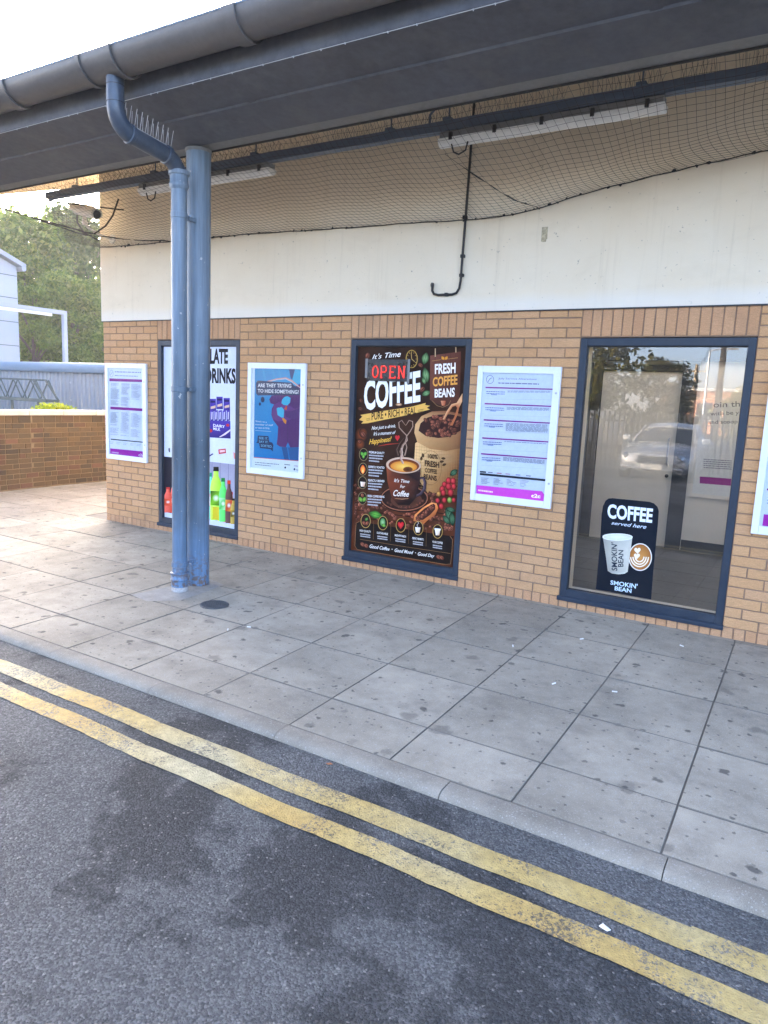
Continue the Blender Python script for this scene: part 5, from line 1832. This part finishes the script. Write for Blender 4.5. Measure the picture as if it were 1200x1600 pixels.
def along(d):
    i = 0
    while i < len(arc) - 2 and arc[i + 1] < d:
        i += 1
    t = (d - arc[i]) / (arc[i + 1] - arc[i])
    p, q = pth[i], pth[i + 1]
    return p[0] + (q[0] - p[0]) * t, p[1] + (q[1] - p[1]) * t, math.atan2(q[1] - p[1], q[0] - p[0])


LT = arc[-1]
mb = MB()
nseg = 40
fv = []
for k in range(nseg + 1):
    x, y, a = along(LT * k / nseg * 0.9999)
    for dx in (-0.006, -0.225):
        for z in (-0.05, 1.10):
            fv.append((x + math.sin(a) * 0 + dx, y, z))
mb.add(fv, [(4 * k, 4 * k + 4, 4 * k + 5, 4 * k + 1) for k in range(nseg)] + [(4 * k + 2, 4 * k + 3, 4 * k + 7, 4 * k + 6) for k in range(nseg)] + [(4 * k + 1, 4 * k + 5, 4 * k + 7, 4 * k + 3) for k in range(nseg)] + [(0, 1, 3, 2), (4 * nseg, 4 * nseg + 2, 4 * nseg + 3, 4 * nseg + 1)])
wl = mb.build('wall_core', M['oldmortar'], lw_)
nb = 0
lrest = MB()
for c in range(14):
    top = c == 13
    z0 = 0.02 + 0.0745 * c
    h = 0.066 if not top else 0.105
    d = (0.11 if c % 2 else 0.0)
    head = c % 2 == 0
    while d < LT - 0.24:
        wdt = 0.205 if (not head or rng.random() < 0.5) else 0.098
        if top:
            wdt = rng.choice((0.098, 0.205))
        x, y, a = along(d + wdt / 2)
        me = brick_mesh(wdt, h, 'oldbrick', rng.randrange(4))
        if 0.5 < d < 4.2 and nb < 300:
            ob = link('brick', me, wl, (x + rng.uniform(-.004, .003), y, z0 + h / 2))
            ob.rotation_euler = (0, rng.uniform(-.01, .01), a)
            nb += 1
        else:
            ca, sa = math.cos(a), math.sin(a)
            lrest.add([(x + v.co.x * ca - v.co.y * sa, y + v.co.x * sa + v.co.y * ca, z0 + h / 2 + v.co.z) for v in me.vertices], [tuple(p.vertices) for p in me.polygons])
        d += wdt + 0.012
kind(lrest.build('brickwork', M['oldbrick'], wl, fix=False), 'stuff')
d = 0.0
while d < LT - 0.5:
    x, y, a = along(d + 0.3)
    m = MB().cbox(-0.295, 0.295, -0.035, 0.27, -0.024, 0.052, 0.010)
    o = m.build('coping_stone', M['coping'])
    o.parent = lw_
    o.location = Vector((x, y, 1.125)) - ORG[lw_.name]
    o.rotation_euler = (0, rng.uniform(-.006, .006), a)
    d += 0.6


def leaves(mb_, centre, rad, n, size, rg, flat=1.0):
    c = np.array(centre)
    d = rg.normal(size=(n, 3))
    d /= np.linalg.norm(d, axis=1)[:, None]
    r = rg.random(n) ** 0.45
    p = c + d * r[:, None] * np.array(rad)
    a = rg.normal(size=(n, 3))
    a /= np.linalg.norm(a, axis=1)[:, None]
    b = np.cross(a, rg.normal(size=(n, 3)))
    b /= np.linalg.norm(b, axis=1)[:, None] + 1e-9
    sz = size * (0.6 + 0.8 * rg.random(n))[:, None]
    base_ = len(mb_.v)
    q = np.stack([p - a * sz * .5, p - b * sz * .28, p + a * sz * .5, p + b * sz * .28], 1).reshape(-1, 3)
    mb_.v += [tuple(t) for t in q]
    mb_.f += [(base_ + 4 * i, base_ + 4 * i + 1, base_ + 4 * i + 2, base_ + 4 * i + 3) for i in range(n)]
    mb_.m += [0] * n


def tree(name, label, base, h, rx, n_cl, per, leaf, mat, seed, group, low=0.22):
    t = thing(name, label, 'tree', base, group)
    rg = np.random.default_rng(seed)
    rr = random.Random(seed)
    b = Vector(base)
    m = MB()
    top = b + Vector((rr.uniform(-.3, .3), rr.uniform(-.3, .3), h * 0.8))
    pts = [b.lerp(top, k / 6) + Vector((rr.uniform(-.1, .1), rr.uniform(-.1, .1), 0)) * (k > 0) for k in range(7)]
    r0 = h * 0.022
    m.tube(pts, [r0 * (1 - 0.13 * k) for k in range(7)], 8)
    cr = MB()
    for k in range(n_cl):
        # clump centres spread through an uneven egg-shaped crown
        z = low + (1 - low) * rr.random()
        f = math.sin(math.pi * min(1, max(0.05, (z - low * .6) / (1.04 - low * .6)))) ** 0.6
        a = rr.uniform(0, 6.283)
        d = rx * f * math.sqrt(rr.random()) * rr.uniform(0.8, 1.1)
        c = b + Vector((d * math.cos(a), d * math.sin(a), z * h))
        s_ = rx * rr.uniform(0.15, 0.30)
        leaves(cr, tuple(c), (s_ * 1.2, s_ * 1.2, s_ * 0.85), per, leaf, rg)
        if k % 4 == 0:
            s0 = pts[min(6, max(1, int(z * 6)))]
            m.tube([s0, s0.lerp(c, 0.5) + Vector((0, 0, 0.1)), c], [r0 * .4, r0 * .25, r0 * .08], 5)
    m.build('trunk', M['bark'], t, smooth=True)
    cr.build('crown', M[mat], t, fix=False)
    return t


G1 = 'trees beyond the low wall'
tree('broadleaf_tree', 'tall pale green tree beyond the low wall, right of the white building', (-22.0, 13.0, -0.06), 8.3, 2.5, 240, 130, 0.20, 'leafA', 21, G1, 0.1)
tree('broadleaf_tree', 'tallest grey-green tree directly left of the building corner', (-23.0, 16.2, -0.06), 9.2, 2.9, 260, 130, 0.21, 'leafB', 22, G1, 0.1)
tree('broadleaf_tree', 'bright leafy bush against the right side of the white building', (-18.2, 10.6, -0.06), 5.0, 1.3, 130, 130, 0.14, 'leafA', 23, G1, 0.02)
tree('broadleaf_tree', 'rounded middle tree behind the white lamp frame post', (-18.3, 12.3, -0.06), 5.6, 1.7, 160, 130, 0.15, 'leafA', 24, G1, 0.02)
tree('broadleaf_tree', 'dark tree filling the gap beside the brick building corner', (-18.9, 14.3, -0.06), 5.9, 1.9, 170, 130, 0.16, 'leafA', 25, G1, 0.02)
tree('broadleaf_tree', 'far dark tree behind the white gabled building', (-25.5, 12.2, -0.06), 7.0, 2.2, 160, 120, 0.22, 'leafB', 26, G1, 0.1)

# yellow flowering plant behind the coping
yp = thing('flowering_plant', 'bright yellow-green flowering plant behind the coping', 'plant', (-4.6, 2.2, -0.06))
m = MB()
rg = np.random.default_rng(5)
pl_c = []
for k in range(12):
    t = k / 11
    pl_c.append((-4.45 - 0.25 * t + rng.uniform(-.1, .1), 2.05 + 0.75 * t, 1.10 + 0.07 * math.sin(t * 3.1)))
for c in pl_c:
    leaves(m, c, (0.16, 0.12, 0.085), 70, 0.055, rg)
m.build('flower_heads', M['flower'], yp, fix=False)
m = MB()
for c in pl_c:
    m.tube([(-4.6, 2.4, -0.06), (c[0] * .5 - 2.3, c[1] * .5 + 1.2, 0.5), c], [0.02, 0.012, 0.005], 5)
m.build('stem', M['bark'], yp)

# corrugated shed with blue cap
sh = thing('corrugated_fence', 'pale blue corrugated sheet fence with rounded blue capping', 'fence', (-9, 5, -0.06))
mb = MB()
prof = []
x = -16.0
while x < -4.0:
    prof += [(x, 5.0), (x + 0.04, 5.0), (x + 0.055, 4.972), (x + 0.115, 4.972), (x + 0.13, 5.0)]
    x += 0.145
n = len(prof)
mb.add([(a, y, -0.06) for a, y in prof] + [(a, y, 1.88) for a, y in prof], [(i, i + 1, n + i + 1, n + i) for i in range(n - 1)])
mb.build('wall_sheet', M['shedblue'], sh)
MB().box(-16, -4.0, 5.005, 5.03, -0.06, 1.88).build('back_sheet', M['shedblue'], sh)
cap = [(4.90, 1.85), (4.875, 1.90), (4.88, 1.98), (4.92, 2.05), (4.98, 2.075), (5.06, 2.05), (5.11, 1.98), (5.11, 1.9), (5.0, 1.87)]
MB().extrude_x(cap, -16.05, -3.95).build('edge_cap', M['shedcap'], sh, smooth=True)
for xx in (-10.9, -9.3, -7.7, -6.1):
    for zz in (1.62, 1.22):
        MB().tube([(xx, 4.972, zz), (xx, 4.96, zz)], 0.022, 8).build('roofing_bolt', M['steel'], sh)

# lattice girder lying along the shed
lg = thing('lattice_girder', 'grey-green steel lattice girder standing along the corrugated fence', 'girder', (-7.6, 4.2, 1.2))
GY = 4.25
ztp, zbt = 1.645, 1.205
for yy in (GY, GY - 0.30):
    MB().bar((-12.5, yy, ztp), (-7.55, yy, ztp), 0.035, 0.035).build('top_chord', M['greysteel'], lg)
    MB().bar((-12.5, yy, zbt), (-7.1, yy, zbt), 0.05, 0.06).build('bottom_chord', M['greysteel'], lg)
    MB().bar((-7.55, yy, ztp), (-7.1, yy, zbt), 0.03, 0.03).build('end_strut', M['greysteel'], lg)
    x = -12.4
    while x < -7.6:
        MB().bar((x, yy, zbt), (x + 0.33, yy, ztp), 0.02, 0.02).build('brace', M['greysteel'], lg)
        if x + 0.66 < -7.1:
            MB().bar((x + 0.33, yy, ztp), (x + 0.66, yy, zbt), 0.02, 0.02).build('brace', M['greysteel'], lg)
        x += 0.66
for x in (-7.6, -8.6, -9.6, -10.6, -11.6):
    MB().bar((x, GY, ztp), (x, GY - 0.3, ztp), 0.02, 0.02).build('tie', M['greysteel'], lg)
    MB().bar((x, GY - 0.15, zbt), (x, GY - 0.15, -0.06), 0.05, 0.05).build('leg', M['greysteel'], lg)

# white frame with tube light
fr = thing('platform_frame', 'white steel post and beam with a strip light before the trees', 'frame', (-10, 6.44, -0.06))
MB().box(-10.05, -9.95, 6.40, 6.50, -0.06, 3.355).build('post', M['whitemetal'], fr)
MB().box(-10.05, -9.95, 1.6, 6.50, 3.3555, 3.455).build('beam', M['whitemetal'], fr)
MB().cbox(-10.03, -9.95, 2.5, 6.08, 3.28, 3.350, 0.015).build('strip_light', M['diffuser'], fr)
MB().box(-10.05, -9.95, 1.6, 1.70, -0.06, 3.355).build('post', M['whitemetal'], fr)

# white building with gable
wb = thing('white_building', 'white clad building with a shallow gable at the left edge', 'building', (-18, 4, -0.06))
gb = [(7.68, -0.06), (7.68, 4.98), (4.0, 6.38), (0.3, 4.98), (0.3, -0.06)]
n = len(gb)
MB().add([(-14.0, y, z) for y, z in gb] + [(-22.0, y, z) for y, z in gb], [tuple(range(n - 1, -1, -1)), tuple(range(n, 2 * n))] + [(i, (i + 1) % n, n + (i + 1) % n, n + i) for i in range(n)]).build('wall', M['whitemetal'], wb)
rfv = [(7.86, 4.95), (4.0, 6.42), (0.1, 4.95), (0.1, 5.08), (4.0, 6.55), (7.86, 5.08)]
n = 6
MB().add([(-13.8, y, z) for y, z in rfv] + [(-22.2, y, z) for y, z in rfv], [tuple(range(n - 1, -1, -1)), tuple(range(n, 2 * n))] + [(i, (i + 1) % n, n + (i + 1) % n, n + i) for i in range(n)]).build('roof', M['shedblue'], wb)
for z in (2.65, 3.35, 4.05, 4.7):
    MB().box(-13.999, -13.985, 0.32, 7.66, z, z + 0.02).build('cladding_joint', M['greysteel'], wb)
MB().tube([(-13.78, 7.78, 4.93), (-22.2, 7.78, 4.93)], 0.07, 10).build('gutter', M['whitemetal'], wb, smooth=True)

# ================================================================== OPPOSITE SIDE (seen mirrored in the clear window)
pf = thing('palisade_fence', 'grey steel palisade fence mirrored in the clear window', 'fence', (2, -17.2, -0.25))
me_p = None
for k in range(150):
    xx = -12 + k * 0.155
    if me_p is None:
        m = MB()
        z0, z1 = 0.05, 1.78
        pr = [(-0.034, 0.012), (-0.012, -0.010), (0.012, -0.010), (0.034, 0.012), (0.031, 0.016), (0.010, -0.006), (-0.010, -0.006), (-0.031, 0.016)]
        n = 8
        m.add([(x, y, z0) for x, y in pr] + [(x, y, z1 - 0.06) for x, y in pr] + [(x * 0.1, y * .5, z1) for x, y in pr],
              [(i, (i + 1) % n, n + (i + 1) % n, n + i) for i in range(n)] + [(n + i, n + (i + 1) % n, 2 * n + (i + 1) % n, 2 * n + i) for i in range(n)])
        o = m.build('pale', M['palisade'])
        me_p = o.data
        bpy.data.objects.remove(o)
    link('pale', me_p, pf, (xx, -17.2, -0.25))
for z in (0.15, 1.2):
    MB().bar((-12.2, -17.24, z), (11.4, -17.24, z), 0.05, 0.05).build('rail', M['palisade'], pf)

G2 = 'trees opposite the building'
tree('roadside_tree', 'large sunlit tree mirrored at the top left of the clear window', (-2.6, -25, -0.26), 8.5, 3.6, 120, 110, 0.26, 'leafC', 31, G2, 0.2)
tree('roadside_tree', 'small rounded tree mirrored in the middle of the clear window', (0.2, -31, -0.26), 4.0, 2.0, 70, 100, 0.22, 'leafC', 32, G2, 0.1)
tree('roadside_tree', 'dense tree opposite the left notice board', (-10.0, -24, -0.26), 8.0, 3.6, 100, 100, 0.28, 'leafC', 33, G2, 0.15)
tree('roadside_tree', 'low hedge tree behind the fence mirrored at the right of the window', (3.6, -44, -0.26), 3.2, 2.6, 60, 100, 0.26, 'leafC', 34, G2, 0.05)


def pole(name, lab, x, y, h, r, mat, arm):
    p = thing(name, lab, 'pole', (x, y, -0.26))
    MB().tube([(x, y, -0.26), (x, y, h)], [r, r * 0.7], 10).build('post', M[mat], p, smooth=True)
    if arm == 'lamp':
        MB().tube([(x, y, h - 0.05), (x + 0.5, y + .1, h + 0.05), (x + 1.0, y + .2, h + 0.06)], [0.05, 0.045, 0.04], 8).build('arm', M[mat], p, smooth=True)
        MB().cbox(x + 0.95, x + 1.5, y + 0.1, y + 0.32, h - 0.0, h + 0.1, 0.03).build('lantern', M['lamphouse'], p)
    else:
        MB().bar((x - 0.6, y, h - 0.4), (x + 0.6, y, h - 0.4), 0.08, 0.1).build('cross_arm', M[mat], p)
        for dx in (-0.5, 0.5):
            MB().tube([(x + dx, y, h - 0.35), (x + dx, y, h - 0.2)], 0.04, 8).build('insulator', M['white'], p)


pole('telegraph_pole', 'wooden telegraph pole mirrored left of the lamp post', 0.48, -40, 4.3, 0.13, 'wood_pole', 'x')
pole('lamp_post', 'thin street lamp post mirrored in the clear window', 1.1, -40, 5.1, 0.08, 'steel', 'lamp')
pole('telegraph_pole', 'thick tall pole mirrored near the right edge of the window', 3.0, -30, 7.2, 0.16, 'wood_pole', 'x')
MBw = MB()
for z0, z1 in ((4.0, 6.7), (3.85, 6.5)):
    pts = []
    for k in range(13):
        t = k / 12
        pts.append((0.48 + (3.0 - 0.48) * t, -40 + 10 * t, z0 + (z1 - z0) * t - 0.5 * math.sin(math.pi * t)))
    MBw.tube(pts, 0.012, 4)
ow = MBw.build('overhead_wire', M['black'])
tag(ow, 'overhead wires slung between the two telegraph poles', 'wire')

hb = thing('far_brick_block', 'red brick block beyond the fence mirrored at the window right', 'building', (1, -62, -0.26))
MB().box(-5, 6, -70, -60, -0.26, 3.3).build('wall', M['redbrickfar'], hb)
MB().box(-5.2, 6.2, -70.2, -59.8, 3.3, 3.55).build('roof_edge', M['whitemetal'], hb)
for k in range(5):
    w_ = MB().box(-4.2 + 2.1 * k, -3.1 + 2.1 * k, -59.995, -59.95, 0.9, 2.3).build('window', M['carglass'], hb)
    MB().box(-4.3 + 2.1 * k, -3.0 + 2.1 * k, -59.99, -59.9, 0.8, 0.88).build('sill', M['whitemetal'], w_)

# parked car
car = thing('parked_car', 'silver saloon car facing the building, mirrored in the clear window', 'car', (3.65, -13.4, -0.2))
CX, CYF, CZ = 3.65, -13.1, -0.215


def loft(sections, mat, name, smooth=True):
    n = len(sections[0])
    m = MB()
    m.add([p for s_ in sections for p in s_], [(j * n + i, j * n + i + 1, (j + 1) * n + i + 1, (j + 1) * n + i) for j in range(len(sections) - 1) for i in range(n - 1)] +
          [tuple(range(n)), tuple(range((len(sections) - 1) * n, len(sections) * n))])
    return m.build(name, mat, car, smooth=smooth)


secs = []
for d, w, zb, zt in ((0.0, 0.62, 0.32, 0.58), (0.06, 0.78, 0.24, 0.70), (0.25, 0.87, 0.20, 0.78), (0.9, 0.91, 0.20, 0.88), (1.35, 0.92, 0.20, 0.95), (2.4, 0.92, 0.20, 0.96), (3.5, 0.92, 0.20, 0.98), (4.2, 0.90, 0.22, 1.0), (4.6, 0.84, 0.28, 0.96), (4.72, 0.7, 0.4, 0.8)):
    hw = [(-w * .85, zb), (-w, zb + 0.12), (-w * 1.0, (zb + zt) / 2 + .05), (-w * .96, zt - 0.08), (-w * .84, zt - 0.015), (-w * .4, zt + 0.02), (0, zt + 0.03)]
    ring_ = hw + [(-x, z) for x, z in reversed(hw[:-1])]
    secs.append([(CX + x, CYF - d, CZ + z) for x, z in ring_])
loft(secs, M['carpaint'], 'body')
secs = []
for d, wb_, wt, zt in ((1.30, 0.74, 0.74, 0.97), (1.95, 0.80, 0.60, 1.36), (2.3, 0.82, 0.60, 1.425), (3.0, 0.82, 0.60, 1.43), (3.5, 0.80, 0.58, 1.36), (4.15, 0.76, 0.74, 1.02)):
    hw = [(-wb_, 0.94), (-wt * 1.04, zt - 0.10 if zt > 1.1 else 0.96), (-wt * .92, zt - 0.02), (-wt * .4, zt + 0.01), (0, zt + 0.015)]
    ring_ = hw + [(-x, z) for x, z in reversed(hw[:-1])]
    secs.append([(CX + x, CYF - d, CZ + z) for x, z in ring_])
loft(secs, M['carglass'], 'cabin_glass')
secs = []
for d, wt, zt in ((1.90, 0.60, 1.345), (2.3, 0.605, 1.432), (3.0, 0.605, 1.438), (3.55, 0.58, 1.345)):
    hw = [(-wt * 1.06, zt - 0.10), (-wt * .95, zt - 0.015), (-wt * .4, zt + 0.018), (0, zt + 0.024)]
    ring_ = hw + [(-x, z) for x, z in reversed(hw[:-1])]
    secs.append([(CX + x, CYF - d, CZ + z) for x, z in ring_])
loft(secs, M['carpaint'], 'roof_panel')
for sx in (-1, 1):
    MB().bar((CX + sx * .77, CYF - 1.28, CZ + .97), (CX + sx * .62, CYF - 1.95, CZ + 1.36), 0.06, 0.04).build('pillar', M['carpaint'], car)
    MB().tube([(CX + sx * .62, CYF + 0.0 - .03, CZ + .60), (CX + sx * .66, CYF - .12, CZ + .63), (CX + sx * .72, CYF - .3, CZ + .67)], [0.07, 0.09, 0.03], 12).build('headlight', M['chrome'], car, smooth=True)
    MB().cbox(CX + sx * 1.0 - .1, CX + sx * 1.0 + .1, CYF - 1.6, CYF - 1.48, CZ + .96, CZ + 1.10, 0.03).build('mirror', M['carpaint'], car)
    MB().cbox(CX + sx * .6 - .12, CX + sx * .6 + .12, CYF - .03, CYF + .015, CZ + .33, CZ + .38, 0.01).build('fog_lamp', M['chrome'], car)
    for d in (0.85, 3.75):
        w_ = MB().tube([(CX + sx * .72, CYF - d, CZ + .305), (CX + sx * .74, CYF - d, CZ + .305), (CX + sx * .90, CYF - d, CZ + .305), (CX + sx * .93, CYF - d, CZ + .305)], [.28, .318, .318, .29], 24).build('wheel', M['tyre'], car, smooth=True)
        MB().tube([(CX + sx * .92, CYF - d, CZ + .305), (CX + sx * .935, CYF - d, CZ + .305)], [.215, .19], 20).build('rim', M['chrome'], w_, smooth=True)
gr = MB().cbox(CX - .36, CX + .36, CYF - .03, CYF + .012, CZ + .47, CZ + .66, 0.02).build('grille', M['gasket'], car)
for k in range(4):
    MB().box(CX - .34, CX + .34, CYF + .0125, CYF + .02, CZ + .50 + .042 * k, CZ + .513 + .042 * k).build('grille_bar', M['chrome'], gr)
MB().cbox(CX - .26, CX + .26, CYF + .005, CYF + .03, CZ + .33, CZ + .44, 0.004).build('number_plate', M['white'], car)

# ================================================================== LITTER
for x, y, a in ((6.37, -1.52, 0.4), (6.05, -1.62, 1.2), (5.62, -1.16, 2.0), (4.02, -1.95, 0.3), (6.55, -0.42, 2.6), (5.95, -0.72, 0.9), (3.95, -2.08, 2.2)):
    o = MB().tube([(-0.014, 0, 0), (0.014, 0, 0)], 0.004, 8).build('cigarette_end', M['paper'])
    o.location = (x, y, 0.0065)
    o.rotation_euler = (0, 0, a)
    tag(o, 'small white cigarette end lying on the grey paving', 'cigarette end', 'cigarette ends on the paving')
m = MB()
m.add([(-.022, -.011, 0), (.02, -.013, .004), (.024, .010, .002), (-.018, .012, .005), (0, 0, .009), (-.022, -.011, .0015), (.02, -.013, .0055), (.024, .010, .0035), (-.018, .012, .0065), (0, 0, .0105)],
      [(0, 1, 4), (1, 2, 4), (2, 3, 4), (3, 0, 4), (5, 6, 9), (6, 7, 9), (7, 8, 9), (8, 5, 9), (0, 1, 6, 5), (1, 2, 7, 6), (2, 3, 8, 7), (3, 0, 5, 8)])
o = m.build('paper_scrap', M['paper'])
o.scale = (0.75, 0.75, 0.75)
o.location = (6.80, -3.385, ZR + 0.002)
o.rotation_euler = (0, 0, -0.35)
tag(o, 'folded white paper scrap on the road between the yellow lines', 'litter')
m = MB()
m.add([(-.018, 0, 0), (0, -.010, .004), (.018, 0, .006), (0, .010, .004), (-.018, 0, .0014), (0, -.010, .0054), (.018, 0, .0074), (0, .010, .0054)],
      [(0, 1, 2, 3), (4, 5, 6, 7), (0, 1, 5, 4), (1, 2, 6, 5), (2, 3, 7, 6), (3, 0, 4, 7)])
o = m.build('fallen_leaf', simple('dry_leaf', (0.30, 0.12, 0.05), 0.8))
o.location = (5.51, -3.075, ZR + 0.003)
tag(o, 'small dry brown leaf in the gutter beside the kerb', 'leaf')

# ================================================================== HAZE
hz = MB().box(-410, 410, -410, 410, -1.3, 11.5)
hm = bpy.data.materials.new('haze')
hm.use_nodes = True
hm.node_tree.nodes.clear()
ho = hm.node_tree.nodes.new('ShaderNodeOutputMaterial')
hv = hm.node_tree.nodes.new('ShaderNodeVolumePrincipled')
hv.inputs['Color'].default_value = (0.98, 0.96, 0.90, 1)
hv.inputs['Density'].default_value = 0.0013
hv.inputs['Anisotropy'].default_value = 0.35
hm.node_tree.links.new(hv.outputs[0], ho.inputs['Volume'])
kind(hz.build('haze', hm), 'stuff')['label'] = 'thin bright morning haze in the air'
S.cycles.volume_bounces = 1
